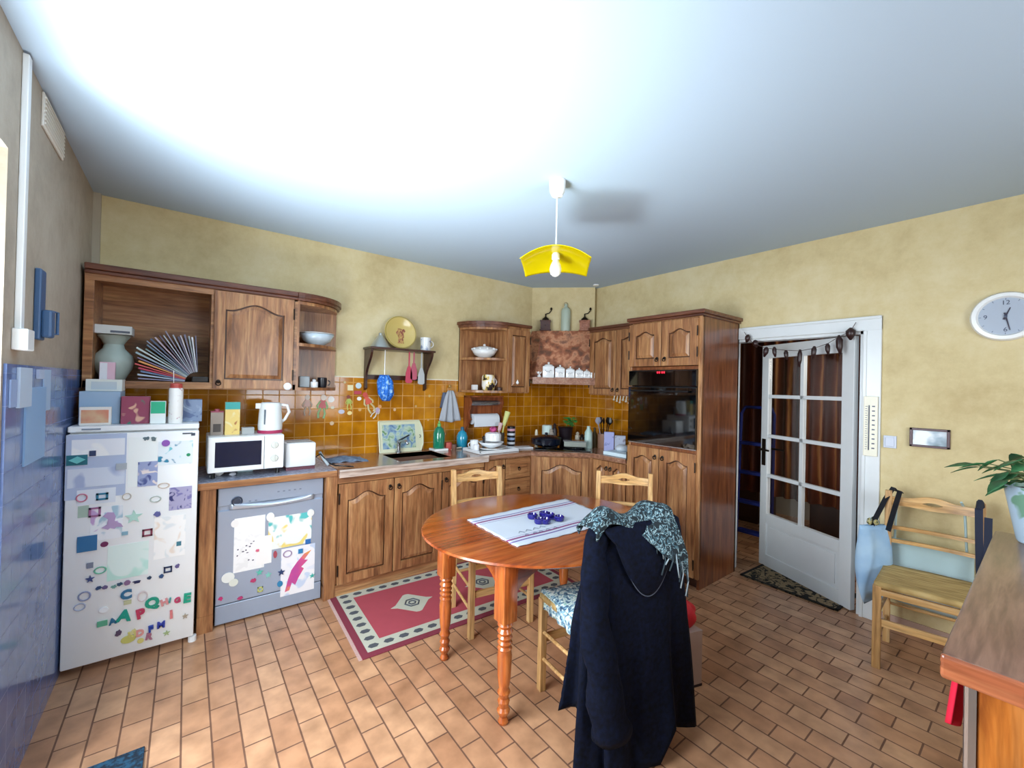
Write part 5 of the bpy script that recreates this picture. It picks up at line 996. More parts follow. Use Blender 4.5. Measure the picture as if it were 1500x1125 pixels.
# ------------------------------------------------------------ wall items on the right
r = thing('wall_clock', 'round white wall clock at the right of the door', 'clock', (-.01, -3.487, 1.96)); cy, cz = -3.487, 1.96; TC = Matrix.Translation((0, cy, cz)) @ Matrix.Rotation(-PI/2, 4, 'Y') @ Matrix.Rotation(-PI/2, 4, 'Z')
m = MB(); m.T = TC; m.lathe([(.138, 0), (.138, .02), (.13, .034), (.112, .036), (.104, .022)], n=48); m.build('rim', white, r, smooth='auto')
m = MB(); m.T = TC; m.lathe([(.001, .018), (.104, .018), (.104, .0225), (.001, .0225)], n=40, cap=False); m.build('clock_face', plain('grey_dial_face', 'a9b4c4', .4), r)
m = MB(); m.T = TC; gy = plain('clock_marks', '39415a', .4)
for k in range(12):
    a = k*PI/6; 
    if k % 3: q = MB
    m.T = TC @ Matrix.Rotation(a, 4, 'Z'); m.box(-.001, .001, .092, .101, .0226, .0235)
m.build('minute_mark', gy, r)
for s_, a in (('12', 0), ('3', 1), ('6', 2), ('9', 3)):
    m = MB(); ang_ = -a*PI/2; m.T = TC @ Matrix.Translation((.076*math.sin(a*PI/2), .076*math.cos(a*PI/2), .0232)); m.text(s_, .034, .0005); m.build('numeral', gy, r)
def hand(deg, ln, w_, z):
    m = MB(); m.T = TC @ Matrix.Rotation(math.radians(-deg), 4, 'Z'); m.prism([(-w_, -.02), (w_, -.02), (w_*.4, ln), (-w_*.4, ln)], z, z+.0015, 'z'); m.build('hand', plain('dark_hand', '2a2038', .4), r)
hand(168, .082, .004, .026); hand(20, .05, .005, .0245)
m = MB(); m.T = TC; m.lathe([(.007, .024), (.007, .029), (.002, .03)], n=12); m.build('hub', gy, r)
# thermometer board on casing
r = thing('wall_thermometer', 'long white thermometer board on the door casing', 'thermometer', (-.03, -2.905, 1.09))
m = MB(); m.box(-.036, -.0305, -2.945, -2.87, 1.09, 1.49, .003); m.build('board', plain('ivory_board', 'ece8d4', .4), r)
m = MB(); m.tube([(-.039, -2.90, 1.13), (-.039, -2.90, 1.43)], .003, 6); m.build('glass_tube', gy, r)
m = MB()
for k in range(20): m.box(-.0368, -.0358, -2.892 if k % 2 else -2.889, -2.880, 1.135+.015*k, 1.138+.015*k)
for k in range(10): m.box(-.0368, -.0358, -2.93, -2.915, 1.14+.031*k, 1.148+.031*k)
m.build('scale', gy, r)
r = thing('light_switch', 'square white light switch between door casing and small picture', 'light switch', (-.01, -3.0, 1.16))
m = MB(); m.box(-.012, -.0005, -3.035, -2.97, 1.155, 1.235, .003); m.build('plate', plain('cool_white', 'c8d0e0', .4), r)
m = MB(); m.box(-.018, -.012, -3.025, -2.98, 1.165, 1.225, .003); m.build('rocker', plain('cool_white', 'c8d0e0', .4), r)
r = thing('picture_frame', 'small dark wood framed landscape picture on the right wall', 'picture', (-.01, -3.19, 1.18))
y0, y1, z0, z1 = -3.277, -3.097, 1.18, 1.298; m = MB(); f_ = .014
m.box(-.018, -.0005, y0, y1, z0, z0+f_, .002); m.box(-.018, -.0005, y0, y1, z1-f_, z1, .002); m.box(-.018, -.0005, y0, y0+f_, z0, z1, .002); m.box(-.018, -.0005, y1-f_, y1, z0, z1, .002); m.build('frame', plain('plum_frame', '4c2c34', .4), r)
m = MB(); m.box(-.008, -.001, y0+f_, y1-f_, z0+f_, z1-f_); m.build('picture', blotch('landscape_print', [(.3, '3c5a5c'), (.45, '8aa0b0'), (.6, 'dfe6ea')], 9, rough=.3), r)
# chilli garland
r = thing('chilli_garland', 'string garland of dried dark chillies across the top of the door casing', 'garland', (-.06, -2.45, 1.9))
gp = [(1094, 492), (1103, 503), (1122, 510), (1150, 513), (1172, 514), (1193, 510), (1213, 503), (1228, 494), (1246, 485)]
G3 = [at(a, b_, 'x', -.045) for a, b_ in gp]
m = MB(); m.tube([at(1090, 486, 'x', -.045)]+G3+[at(1254, 472, 'x', -.045)], .0022, 5); m.build('string', plain('twine', '4a3a34', .8), r)
chil = plain('dried_chilli', '2a1414', .35)
for k, (a, b_, ln, wd) in enumerate(((1096, 490, 10, 1.4), (1106, 498, 9, 1.5), (1123, 508, 12, 1.4), (1134, 508, 12, 1.1), (1151, 513, 11, 1.1), (1172, 512, 20, 1.1), (1193, 507, 14, 1.2), (1212, 503, 12, 1.1), (1229, 491, 21, 1.5), (1246, 480, 13, 2.0))):
    p0 = at(a, b_, 'x', -.055); s_ = .0066; random.seed(k); dx = random.uniform(-1, 1)*.012
    m = MB(); m.tube([p0, p0+Vector((0, dx*.3, -ln*s_*.25)), p0+Vector((0, dx*.6, -ln*s_*.6)), p0+Vector((0, dx*1.6, -ln*s_))], [.007, .0145*wd, .0135*wd, .006], 8); m.build('chilli', chil, r, smooth=True)

# ------------------------------------------------------------ rugs
t = NT('rug_red_border'); tc = t.n('TexCoord'); sp = t.n('SeparateXYZ'); t.l(tc.outputs['Object'], sp.inputs[0])
t.b.inputs['Roughness'].default_value = .95
RW, RH = 1.62, .83
rug_T = fr(-2.045, -1.0, 0, math.radians(-2.3))
# Rug in local coordinates: field, border strip, motifs as separate flat pieces of one rug
rred = plain('rug_rose_red', 'a8444f', .95, var=.08); rcr = plain('rug_cream_grey', 'b9b8a6', .95, var=.06); rdk = plain('rug_dark_motif', '4c4f55', .95); rmar = plain('rug_maroon', '7c2c3c', .95)
m = MB(); m.T = rug_T; m.box(-RW/2, RW/2, -RH/2, RH/2, .001, .008, .002); rug = tag(m.build('rug', rmar), 'rose red rectangular rug with cream border before the sink cabinet', 'rug')
m = MB(); m.T = rug_T; m.box(-RW/2+.04, RW/2-.04, -RH/2+.04, RH/2-.04, .0082, .0088); tag(m.build('border_band', rcr, rug), 'cream band')
m = MB(); m.T = rug_T; m.box(-RW/2+.135, RW/2-.135, -RH/2+.135, RH/2-.135, .0089, .0094); tag(m.build('field', rred, rug), 'rose red field')
def hexa(x, y, r_, z):
    m = MB(); m.T = rug_T; m.prism([(x+r_*1.15*math.cos(a), y+r_*.8*math.sin(a)) for a in [PI/3*i for i in range(6)]], z-.0006, z, 'z'); m.build('hexagon_motif', rdk, rug)
n1 = 17; n2 = 8
for i in range(n1):
    for s_ in (-1, 1): hexa(-RW/2+.085+(RW-.17)*i/(n1-1), s_*(RH/2-.087), .028, .0095)
for i in range(1, n2):
    for s_ in (-1, 1): hexa(s_*(RW/2-.087), -RH/2+.087+(RH-.174)*i/n2, .028, .0095)
for cx_ in (-.36, .20):
    m = MB(); m.T = rug_T
    m.prism([(cx_-.15, .0), (cx_-.11, .02), (cx_-.02, .125), (cx_, .13), (cx_+.02, .125), (cx_+.11, .02), (cx_+.15, 0), (cx_+.11, -.02), (cx_+.02, -.125), (cx_, -.13), (cx_-.02, -.125), (cx_-.11, -.02)], .009, .0101, 'z')
    tag(m.build('medallion', rcr, rug), 'cream diamond medallion')
    m = MB(); m.T = rug_T; m.torus((cx_, 0, .0103), .05, .006, 'z', 6, 4); m.build('medallion_ring', rdk, rug)
    m = MB(); m.T = rug_T; m.torus((cx_, 0, .0103), .024, .006, 'z', 6, 4); m.build('medallion_ring', rdk, rug)
m = MB(); m.T = rug_T
for i in range(60): y = -RH/2+RH*(i+.5)/60; m.box(-RW/2-.018, -RW/2, y-.004, y+.004, .001, .004)
tag(m.build('fringe', plain('rug_fringe', 'c8a8a0', .95), rug), 'short pale fringe')
m = MB(); m.box(-4.11, -3.755, -2.05, -1.415, .001, .012, .003); tag(m.build('door_rug', blotch('teal_black_pile', [(.4, '0a1c2c'), (.6, '1a4660')], 60, rough=.95)), 'dark teal mat before the terrace door at the left', 'mat')

# ------------------------------------------------------------ dining table
TX, TYc = -2.05, -1.885; ZTB = .745
r = thing('dining_table', 'oval glossy cherry wood dining table with turned legs', 'table', (TX, TYc, 0))
m = MB(); m.T = fr(TX, TYc, 0, math.radians(-7)); m.lathe([(.02, ZTB-.026), (.95, ZTB-.026), (.985, ZTB-.018), (1, ZTB-.010), (.992, ZTB-.002), (.965, ZTB), (.02, ZTB)], n=72, sx=.675, sy=.585); m.build('table_top', cherry, r, smooth='auto')
lx, ly = .455, .275; zt_ = ZTB-.027
legs = [(-2.507, -2.165), (-2.507, -1.625), (-1.60, -2.165), (-1.60, -1.625)]
for (x, y) in legs:
    m = MB(); m.box(x-.038, x+.038, y-.038, y+.038, .455, zt_, .004)
    m.lathe([(.020, 0), (.024, .01), (.016, .03), (.028, .05), (.030, .06), (.022, .075), (.028, .10), (.021, .115), (.030, .14), (.022, .16), (.027, .18), (.030, .20), (.034, .30), (.030, .325), (.034, .335), (.026, .345), (.034, .36), (.026, .37), (.034, .385), (.027, .395), (.036, .41), (.027, .425), (.036, .44), (.030, .456)], (x, y, 0), 20); m.build('leg', cherry_z, r, smooth='auto')
def apron(p0, p1):
    d = Vector((p1[0]-p0[0], p1[1]-p0[1], 0)); ln = d.length; T = fr(p0[0], p0[1], 0, math.atan2(d.y, d.x)); m = MB(); m.T = T; n = 16
    low = [(.036+(ln-.072)*i/n, zt_-.06-.10*(abs(2*i/n-1)**4)) for i in range(n+1)]
    m.prism([(.036, zt_)]+low+[(ln-.036, zt_)], -.012, .012); m.build('apron', cherry, r)
apron(legs[0], legs[1]); apron(legs[0], legs[2]); apron(legs[1], legs[3]); apron(legs[2], legs[3])
# table runner
cw = NT('striped_runner'); tc = cw.n('TexCoord'); sp = cw.n('SeparateXYZ'); cw.l(tc.outputs['Object'], sp.inputs[0])
mr = cw.n('MapRange'); mr.inputs['From Min'].default_value = -.25; mr.inputs['From Max'].default_value = .25; cw.l(sp.outputs['Y'], mr.inputs['Value'])
W_ = 'c9cfda'; P1 = '8a4a78'; P2 = '7a6aa0'
st = [(0, W_), (.125, P2), (.15, W_), (.18, P1), (.215, W_), (.24, P2), (.25, W_), (.74, P2), (.75, W_), (.785, P1), (.82, W_), (.85, P2), (.875, W_)]
cw.l(cw.ramp(mr.outputs[0], st, 'CONSTANT'), cw.b.inputs['Base Color']); cw.b.inputs['Roughness'].default_value = .9
zc = ZTB+.0005; ro = thing('table_runner', 'white linen runner with purple stripes on the dining table', 'table runner', (-2.03, -1.89, zc))
m = MB(); cA, cB, cC, cD = Vector((-2.40, -1.655)), Vector((-1.615, -1.64)), Vector((-1.69, -2.15)), Vector((-2.415, -2.122))
def cl(u, v):
    p = cA.lerp(cB, u).lerp(cD.lerp(cC, u), v); return (p.x+.003*math.sin(v*40), p.y+.003*math.sin(u*50), zc+.003+.0015*math.sin(u*13)*math.sin(v*9))
m.grid(cl, 40, 26); m.build('cloth', cw.m, ro, smooth=True, solid=.003)
m = MB()
for k in range(9):
    random.seed(k+5); x = -2.30+.05*(k % 5)+random.uniform(-.01, .01); y = -1.99+.05*(k//5)-.05; m.tube([(x, y, zc+.0062), (x+.02, y+.02, zc+.0062), (x+.035, y-.005, zc+.0062)], .0012, 4)
tag(m.build('embroidery', plain('grey_thread', '5c6478', .8), ro), 'grey embroidered lines')
bl = plain('cobalt_glass', '1f1870', .15, coat=.6)
tz = zc+.0065; tvc = Vector((-1.985, -1.87, tz)); r = thing('candle_holder_cluster', 'cobalt blue cluster of joined round cups on the table runner', 'candle holder', tvc)
for (px, py) in ((780, 756), (797, 753), (805, 755), (790, 763), (799, 763), (819, 759)):
    q = at(px, py, 'z', tz+.012); m = MB(); m.lathe([(.026, 0), (.030, .008), (.030, .022), (.024, .026), (.02, .016), (.001, .014)], (q.x, q.y, tz), 18); m.build('cup', bl, r, smooth='auto')
qa = at(785, 759, 'z', tz+.01); qb = at(812, 759, 'z', tz+.01); m = MB(); m.tube([(qa.x, qa.y, tz+.006), (qb.x, qb.y, tz+.006)], .005, 6); m.build('link_bar', bl, r)

# ------------------------------------------------------------ chairs
def make_chair(label, rushc=('8a7040', 'b89a60', 'cdb27a')):
    r = thing('dining_chair', label, 'chair', (0, 0, 0), 0, 'rush seated wooden chairs'); W, Wb, dp = .205, .175, .185
    for s_ in (-1, 1):
        m = MB(); x, y = s_*W, -dp; m.T = Matrix.Translation((x, y, 0)); m.prism([(-.017, -.017), (.017, -.017), (.017, .017), (-.017, .017)], 0, .455, 'z'); m.build('front_leg', pine, r, bevel=.003)
        x = s_*Wb; m = MB(); P = [(x, dp, 0), (x, dp, .43), (x, dp+.02, .62), (x, dp+.05, .92)]
        A = [[m.v((p[0]+a*.015, p[1]+b_*.017, p[2])) for a, b_ in ((-1, -1), (1, -1), (1, 1), (-1, 1))] for p in P]
        for U_, V_ in zip(A, A[1:]):
            for k in range(4): m.f((U_[k], U_[(k+1) % 4], V_[(k+1) % 4], V_[k]))
        m.f(A[0][::-1]); m.f(A[-1]); m.build('back_leg', pine, r, bevel=.003)
    m = MB(); zs = .44
    def seat(u, v):
        y = -dp-.012+(2*dp+.02)*v; w_ = W+.012+(Wb-W)*v; a = (u-.5)*2; return (a*w_, y, zs+.022-.012*(1-a*a)*math.sin(PI*v)+.002*math.cos(min(abs(a), 1)*60))
    m.grid(seat, 20, 14); m.build('seat', blotch('woven_rush', [(.3, rushc[0]), (.5, rushc[1]), (.7, rushc[2])], 9, rough=.8, cs=(1, 9, 1), bump=.5), r, smooth=True, solid=.03)
    m = MB(); m.box(-W, W, -dp-.016, -dp+.008, .405, .44, .004); m.build('seat_rail', pine_x, r)
    for s_ in (-1, 1):
        for zz in (.16, .29):
            m = MB(); m.tube([(s_*W, -dp, zz), (s_*Wb, dp, zz)], .009, 8); m.build('side_stretcher', pine, r)
    m = MB(); m.box(-W, W, -dp-.008, -dp+.008, .235, .275, .003); m.build('front_stretcher', pine_x, r)
    m = MB(); m.tube([(-Wb, dp, .24), (Wb, dp, .24)], .009, 8); m.build('rear_stretcher', pine_x, r)
    # top rail with pierced centre, curved in plan
    def yb(z): return dp+.02+(z-.62)*.1
    def rail(z0, z1, nm, hole=False, hump=0):
        m = MB(); n = 24
        for sgn in (0,):
            F, B_ = [], []
            for i in range(n+1):
                u = i/n; x = -Wb+.012+(2*Wb-.024)*u; cv = .022*math.sin(PI*u); a = abs(2*u-1)
                top = z1+hump*(.5+.5*math.cos(PI*min(1, a*1.5))); bot = z0-hump*.35*(.5+.5*math.cos(PI*min(1, a*1.5)))
                if hole: mid = (z0+z1)/2+.004; hh = .011*math.sqrt(max(0, 1-(a/.2)**2)) if a < .2 else 0; segs = [(bot, mid-hh), (mid+hh, top)]
                else: segs = [(bot, top)]
                F.append([[(x, yb(z)+cv-.009, z) for z in s_] for s_ in segs]); B_.append([[(x, yb(z)+cv+.009, z) for z in s_] for s_ in segs])
            for si in range(len(F[0])):
                Rr = [[m.v(F[i][si][0]), m.v(F[i][si][1]), m.v(B_[i][si][1]), m.v(B_[i][si][0])] for i in range(n+1)]
                for U_, V_ in zip(Rr, Rr[1:]):
                    for k in range(4): m.f((U_[k], U_[(k+1) % 4], V_[(k+1) % 4], V_[k]))
                m.f(Rr[0][::-1]); m.f(Rr[-1])
        m.build(nm, pine_x, r, smooth='auto')
    rail(.835, .885, 'top_rail', True, .022); rail(.69, .71, 'back_slat'); rail(.61, .63, 'back_slat')
    return r
ch = make_chair('light pine chair tucked under the far left side of the table before the sink')
ch.location = (-2.06, -1.40, 0); ch.rotation_euler = (0, 0, math.radians(-9))
c2 = copy_tree(ch); c2['label'] = 'light pine chair at the far right of the table before the corner cabinet'; c2.location = (-1.40, -1.97, 0); c2.rotation_euler = (0, 0, math.radians(-50))
c3 = copy_tree(ch); c3['label'] = 'light pine chair in the foreground with the dark coat over its back'; c3.location = (-2.07, -2.335, 0); c3.rotation_euler = (0, 0, math.radians(168))
c4 = copy_tree(ch); c4['label'] = 'pine chair standing against the right wall with bags on its back'; c4.location = (-.40, -3.262, 0); c4.rotation_euler = (0, 0, math.radians(-81)); c4.scale = (1.10, 1, .99)
# cushion on the foreground chair
m = MB(); Tc = fr(-2.07, -2.335, 0, math.radians(168)); m.T = Tc
def cus(u, v):
    a, b_ = (u-.5)*2, (v-.5)*2; return (a*.205, -.015+b_*.19, .485+.022*(1-a**4)*(1-b_**4))
V = m.grid(cus, 16, 16)
def cus2(u, v):
    a, b_ = (u-.5)*2, (v-.5)*2; return (a*.205, -.015+b_*.19, .480-.004*(1-a**4)*(1-b_**4))
m.grid(cus2, 16, 16); 
fl = blotch('blue_floral_cloth', [(.30, '3c5a78'), (.42, '7ea4b4'), (.52, 'dce8e4'), (.62, '8fb8b0'), (.75, '4a7a90')], 55, rough=.9, dist=.6, mode='CONSTANT')
# skirt
m.grid(lambda u, v: (-.205-.004*v+.006*math.sin(u*30)*v, -.2+.37*u, .482-.075*v), 30, 4); m.grid(lambda u, v: (-.205+.41*u, -.205-.006*math.sin(u*30)*v-.003*v, .482-.05*v), 30, 4); m.grid(lambda u, v: (.205+.004*v+.006*math.sin(u*30)*v, -.2+.37*u, .482-.075*v), 30, 4)
bmesh.ops.remove_doubles(m.bm, verts=m.bm.verts, dist=.0015)
tag(m.build('seat_cushion', fl, smooth=True, solid=.003), 'blue and white floral seat cushion on the foreground chair', 'cushion')

# coat over the foreground chair back
CW = Vector((.98, -.2, 0)).normalized(); CN = Vector((-.2, -.98, 0)).normalized(); CC = Vector((-2.07, -2.335, 0))+CN*.235
def cpt(w_, n_, z): p = CC+CW*w_+CN*n_; return (p.x, p.y, z)
cr = thing('coat', 'long dark navy coat draped over the back of the foreground chair', 'coat', (CC.x, CC.y, .02))
m = MB(); NU, NV = 96, 30
def coat(u, v):
    a = 2*PI*u; ca, sa_ = math.cos(a), math.sin(a)
    z0 = .965-.045*(abs(ca)**3)*1.0
    hem = .045+.11*math.exp(-((u-.85)/.05)**2)+.10*max(0, math.sin(a+PI))*.0
    if sa_ < 0: hem = .22   # inner side towards the seat ends higher
    else: hem = .02 if ca < .10 else (.16-.13*(ca-.10) if ca > .16 else .02+.14*(ca-.10)/.06)
    z = z0+(hem-z0)*(v**.92)
    hw = .245+.045*v-.01*math.cos(v*6); hd = .052+.085*v
    if v < .06: hd *= (v/.06)**.5*.75+.25 if v > 0 else .25; 
    fold = 1+.16*(.25+.75*v)*max(0, v-.04)**.5*math.sin(9*a+1.5*v)+.05*v*math.sin(21*a+1-3*v)
    e = .75
    sx_ = math.copysign(abs(ca)**e, ca); sy_ = math.copysign(abs(sa_)**e, sa_)
    n_ = hd*sy_*fold+.01
    if sa_ < 0: n_ = max(n_, -.045-.02*v) if z > .5 else max(n_, -.03)
    return cpt(hw*sx_*fold-.035*v, n_, z)
V = m.grid(coat, NU, NV, True); m.f([V[i][0] for i in range(NU)])
m.build('body', navy, cr, smooth=True, solid=.006)
m = MB(); _p0 = [(-.215, .02, .945), (-.25, .04, .85), (-.262, .055, .75), (-.27, .075, .62), (-.262, .10, .48), (-.25, .12, .36), (-.235, .125, .26), (-.215, .125, .185)]
pth = []
for A_, B_ in zip(_p0, _p0[1:]):
    for j in range(3): pth.append(tuple(a+(b-a)*j/3 for a, b in zip(A_, B_)))
pth.append(_p0[-1])
# sleeve: elliptical tube with open cuff
rings = []
for i, (w_, n_, z) in enumerate(pth):
    t_i = i/(len(pth)-1); rw_, rn_ = .045+.035*t_i+.006*math.sin(i*1.3), .03+.022*t_i+.005*math.sin(i*1.7)
    rings.append([m.v(cpt(w_+rw_*math.cos(b_)*(1+.12*math.sin(3*b_+i)), n_+rn_*math.sin(b_), z)) for b_ in [2*PI*k/20 for k in range(20)]])
for A, B_ in zip(rings, rings[1:]):
    for k in range(20): m.f((A[k], A[(k+1) % 20], B_[(k+1) % 20], B_[k]))
m.f(rings[0]); m.build('sleeve', navy, cr, smooth=True, solid=.006)
m = MB()
def hood(u, v):
    a = (u-.5)*2; w_ = -.04+a*(.19-.045*v); zt2 = .955-.01*a*a; sag = (.27-.02*0)*v*(1-.75*a*a)
    return cpt(w_+.02*v, .062+.05*math.sin(PI*v*.85)*(1-.5*a*a)+.012*v, zt2-sag-.02*v)
m.grid(hood, 30, 14); hd_ = m.build('hood', navy, cr, smooth=True, solid=.012)
m = MB(); m.tube([Vector(hood(i/24, 1.0))+CN*.006 for i in range(25)], .0026, 6); tag(m.build('hood_piping', plain('grey_piping', '4a5262', .8), hd_, smooth=True), 'grey piping along the hood edge')
# scarf
sr = thing('scarf', 'blue grey and white patterned scarf with fringe lying over the coat', 'scarf', cpt(-.05, .06, .97))
scm = blotch('scarf_weave', [(.40, '141e24'), (.49, '40606c'), (.55, '9fb8bc'), (.585, '1c2c34')], 48, rough=.95, mode='CONSTANT', dist=1.2)
m = MB()
def sca(u, v):
    w_ = -.265+.40*u; zt2 = .985+.018*math.sin(u*9)-.10*max(0, .12-u)*6*.12/.12*.0-.28*max(0, .15-u)
    a = -2.0+v*(3.5+1.1*max(0, u-.45)); rr_ = .047+.007*math.sin(u*14+v*9)
    drop = .0
    n_ = .0+rr_*math.sin(a)*1.25+.004; z = zt2-.03+rr_*math.cos(a)*.75
    if a > 1.4: z -= (a-1.4)*(.10+.20*max(0, min(1, (u-.45)*4))); n_ = .066+.02*min(1, (a-1.4))+.075*min(1, (a-1.4)*2.5)*max(0, min(1, (u-.35)*3))
    return cpt(w_, n_, z)
m.grid(sca, 60, 30); m.build('scarf_band', scm, sr, smooth=True, solid=.008)
random.seed(11)
for k in range(14):
    u_ = .50+.49*k/13; e_ = Vector(sca(u_, .97)); m = MB(); ln = random.uniform(.06, .14)
    m.tube([e_, e_+CN*.012+CW*random.uniform(-.01, .01)+Vector((0, 0, -ln*.5)), e_+CN*.008+CW*random.uniform(-.02, .02)+Vector((0, 0, -ln))], .003, 5); m.build('fringe', plain('fringe_a', '8c9ca4', .9) if k % 2 else plain('fringe_b', '2c3c44', .9), sr, smooth=True)

# bag on the floor behind the coat
q = at(1012, 1003, 'z', 0); r = thing('carrier_bag', 'beige paper carrier bag with red contents on the floor behind the coat', 'bag', (-1.62, -2.47, 0))
m = MB(); m.T = fr(-1.64, -2.49, 0, -.3); m.prism([(-.11, -.05), (.11, -.05), (.10, .05), (-.10, .05)], .001, .28, 'z'); m.build('bag_body', plain('beige_paper', 'b8a49a', .7, var=.08), r)
m = MB(); m.T = fr(-1.64, -2.49, 0, -.3); m.box(-.112, .112, -.052, .052, 0, .012); m.build('bag_base', plain('dark_base', '2a2024', .7), r)
m = MB(); random.seed(2)
def redb(u, v): a = 2*PI*u; rr_ = (.07*math.sin(PI*(.1+.88*v)))*(1+.2*math.sin(5*a+v*4)); return (-1.60+rr_*math.cos(a)*1.15, -2.50+rr_*math.sin(a)*.6, .27+.15*v)
m.grid(redb, 30, 10, True); tag(m.build('red_bundle', plain('red_fabric', 'c01c28', .7), r, smooth=True, solid=.002), 'red crumpled fabric')

# ------------------------------------------------------------ bags on the wall chair
r = thing('tote_bag', 'light blue tote bag hanging by a black strap from the wall chair', 'bag', (-.21, -3.0, .25))
m = MB(); tb = blotch('pale_blue_cotton', [(.35, '8fb6dc'), (.7, 'b0d0ea')], 6, rough=.85)
def tote(u, v):
    a = 2*PI*u; ca, sa_ = math.cos(a), math.sin(a); w_ = .092-.012*math.sin(v*3); h_ = .012+.038*math.sin(PI*v)
    k = 1-(max(0, v-.7)/.3)**2*.35
    wx = w_*1.25*math.copysign(abs(ca)**.7, ca)*k
    return (-.285+.8*wx, -2.99-.45*wx+h_*math.copysign(abs(sa_)**.7, sa_)*k*(1+.15*math.sin(5*a+v*5)), .70-.43*v-.03*abs(ca)*v+.03*math.sin(a*2)*v)
V = m.grid(tote, 48, 16, True); m.f([V[i][16] for i in range(48)]); m.build('bag_body', tb, r, smooth=True, solid=.004)
m = MB()
for k in range(7): random.seed(k); m.lathe([(.004, 0), (.014, .012), (.012, .026), (.003, .034)], (-.33+.016*k, -2.985+random.uniform(-.02, .02), .695+random.uniform(0, .012)), 8)
tag(m.build('bag_contents', blotch('mixed_contents', [(.4, '3c4a34'), (.5, 'c8b878'), (.6, '6a8a9c')], 40), r), 'dark and yellow bits sticking out of the bag')
for P in ([(-.13, -3.06, .90), (-.16, -3.05, .925), (-.22, -3.025, .86), (-.30, -2.975, .69)], [(-.15, -3.085, .90), (-.19, -3.085, .915), (-.245, -3.075, .83), (-.285, -3.05, .68)]):
    m = MB(); V = [[m.v((p[0]+dx, p[1]+dy*1.0, p[2])) for dx, dy in ((-.013, -.013), (.013, .013))] for p in P]
    for A, B_ in zip(V, V[1:]): m.f((A[0], A[1], B_[1], B_[0]))
    m.build('strap', plain('black_webbing', '121620', .8), r, solid=.005)
m = MB()
def st2(u, v): return (-.27-.02*math.sin(PI*v)-.03*(v-.0)*0, -3.40-.03*u-.01*v, .90-.42*v)
m.grid(st2, 3, 16); m.tube([(-.27, -3.415, .89), (-.20, -3.415, .925), (-.14, -3.415, .88), (-.14, -3.415, .60)], .012, 6)
m.grid(lambda u, v: (-.275-.035*v, -3.435-.03*u, .86-.36*v), 3, 10)
tag(m.build('shoulder_strap', plain('navy_webbing', '1a2238', .8), solid=.005), 'dark navy bag strap over the right post of the wall chair', 'strap')
m = MB()
def bg(u, v): a = 2*PI*u; return (-.10+.035*math.sin(a)*(.6+.4*v), -3.20+.19*math.copysign(abs(math.cos(a))**.6, math.cos(a)), .60-.38*v)
V = m.grid(bg, 40, 8, True); m.f([V[i][8] for i in range(40)]); m.f([V[i][0] for i in range(40)]); tag(m.build('cloth_bag', plain('icy_blue_cloth', 'b4cdd0', .85, var=.05), smooth=True), 'pale blue green cloth bag between the wall chair and the wall', 'bag')
bag2 = [o for o in D.objects if o.get('label', '').startswith('pale blue green cloth bag')][0]
for P in ([(-.10, -3.05, .60), (-.12, -3.06, .86), (-.16, -3.08, .90)], [(-.10, -3.36, .60), (-.12, -3.35, .86), (-.16, -3.34, .90)]):
    m = MB(); m.tube(P, .006, 6); m.build('handle', plain('icy_blue_cloth', 'b4cdd0', .85), bag2)

# ------------------------------------------------------------ sideboard at right
r = thing('sideboard', 'red brown wooden sideboard at the right edge of the room', 'sideboard', (-1.65, -3.85, 0))
bx0, bx1, by0, by1 = -2.30, -1.02, -4.15, -3.56
m = MB(); m.box(bx0-.06, bx1+.04, by0-.02, by1+.05, .905, .948, .010)
m.build('top', side_top, r, smooth='auto')
m = MB(); m.box(bx0-.065, bx0-.045, by0-.02, by1+.05, .895, .945, .006); m.box(bx0-.03, bx1+.02, by0, by1+.02, .885, .905, .004); m.build('top_moulding', pink_wood, r)
m = MB(); m.box(bx0+.02, bx1, by0, by1-.01, .08, .89); m.build('carcass', pink_wood, r)
og = wood('orange_post', '9a4a18', 'c8762e', 'dc9450', 'z', rough=.25, coat=.5)
for y in (by1-.075, by0):
    m = MB(); m.box(bx0-.002, bx0+.03, y, y+.075, 0, .89, .004); m.build('corner_post', og, r)
m = MB(); m.box(bx0+.01, bx1, by1-.012, by1-.0, .06, .89, .002); m.build('side_panel', side_z, r)
for k in range(2):
    y1_ = by1-.085-k*.24; T = fr(bx0+.018, y1_, .12, -PI/2)
    cdoor(T, .225, .74, r, rise=.03, hinge='l', mat=pink_wood, fr_=.04, hinges=False, handle='ring' if k else None)
m = MB(); m.tube([(bx0+.0, by1+.012, .20), (bx0+.0, by1+.012, .88)], .008, 8); m.box(bx0-.008, bx0+.012, by1, by1+.012, .2, .88); tag(m.build('metal_strip', steel, r), 'bright metal strip at the corner')
# red cloth hanging on sideboard side
m = MB()
m.grid(lambda u, v: (-2.26+.16*u-.0*v, by1+.03+.010*math.sin(u*14)+.012*v, .87-.12*v-.02*math.sin(u*5)), 20, 8); m.tube([(-2.18, by1+.03, .87), (-2.18, by1+.02, .884)], .01, 6)
tag(m.build('red_cloth', plain('scarlet_cloth', 'e0183c', .8), smooth=True, solid=.004), 'bright red cloth hanging at the side of the sideboard', 'cloth')
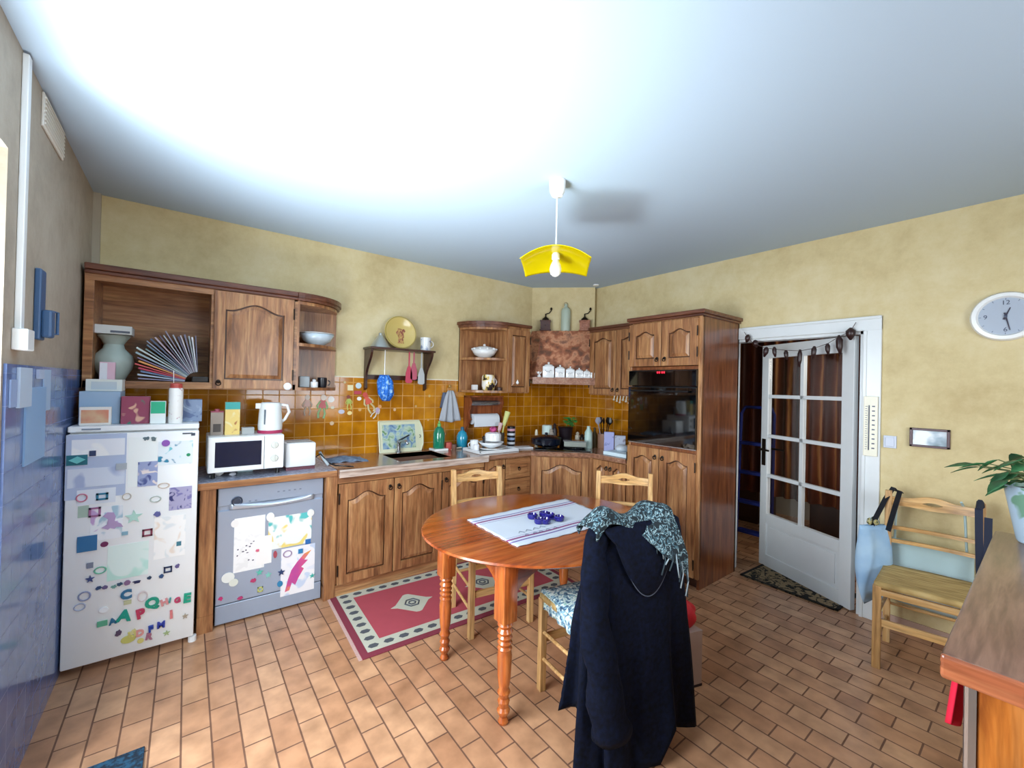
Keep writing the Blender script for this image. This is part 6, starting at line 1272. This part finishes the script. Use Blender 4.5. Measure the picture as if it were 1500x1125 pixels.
# plant
pcx, pcy, pz = -1.10, -3.635, .949; r = thing('potted_plant', 'leafy green plant in a pale blue pot on the sideboard', 'potted plant', (pcx, pcy, pz))
m = MB(); m.lathe([(.06, 0), (.065, .008), (.098, .20), (.102, .215), (.09, .215), (.085, .18)], (pcx, pcy, pz), 32); m.build('pot', blotch('pot_leaf_print', [(.38, '7aa890'), (.44, 'bcd6ea'), (1, 'c4daee')], 12, rough=.25, dist=.6), r, smooth='auto')
m = MB(); m.lathe([(.001, .195), (.086, .195), (.086, .2), (.001, .2)], (pcx, pcy, pz), 20, cap=False); m.build('soil', plain('dark_soil', '15110e', .9), r)
m = MB(); lf = MB(); random.seed(21)
for k in range(34):
    a = random.uniform(0, 2*PI) if k > 12 else random.uniform(1.2, 3.6); ln = random.uniform(.06, .17); hz = random.uniform(.02, .12)
    b0 = Vector((pcx, pcy, pz+.2)); tip = b0+Vector((math.cos(a)*ln, math.sin(a)*ln, hz)); m.tube([b0, b0.lerp(tip, .5)+Vector((0, 0, .03)), tip], .0022, 5)
    s_ = random.uniform(.8, 1.3); lf.T = Matrix.Translation(tip) @ Matrix.Rotation(a, 4, 'Z') @ Matrix.Rotation(random.uniform(.1, .7), 4, 'Y') @ Matrix.Rotation(random.uniform(-.4, .4), 4, 'X')
    n = 8; prof = [(0, 0), (.012, .012), (.03, .020), (.05, .018), (.068, .010), (.085, 0)]
    Vv = [[lf.v((x*s_, y*s_*q_, .25*abs(y*q_)*s_-.8*x*x*s_*2)) for q_ in (-1, 0, 1)] for x, y in prof]
    for A, B_ in zip(Vv, Vv[1:]): lf.f((A[0], A[1], B_[1], B_[0])); lf.f((A[1], A[2], B_[2], B_[1]))
m.build('stems', plain('stem_green', '4a5a2c', .6), r); lf.build('leaves', blotch('leaf_green', [(.3, '1c4a30'), (.7, '3f7a48')], 20, rough=.45), r, smooth=True, solid=.0012)
m = MB(); m.lathe([(.075, 0), (.095, .012), (.09, .014), (.07, .004)], (pcx, pcy, pz-.0), 24)
m.bm.free()
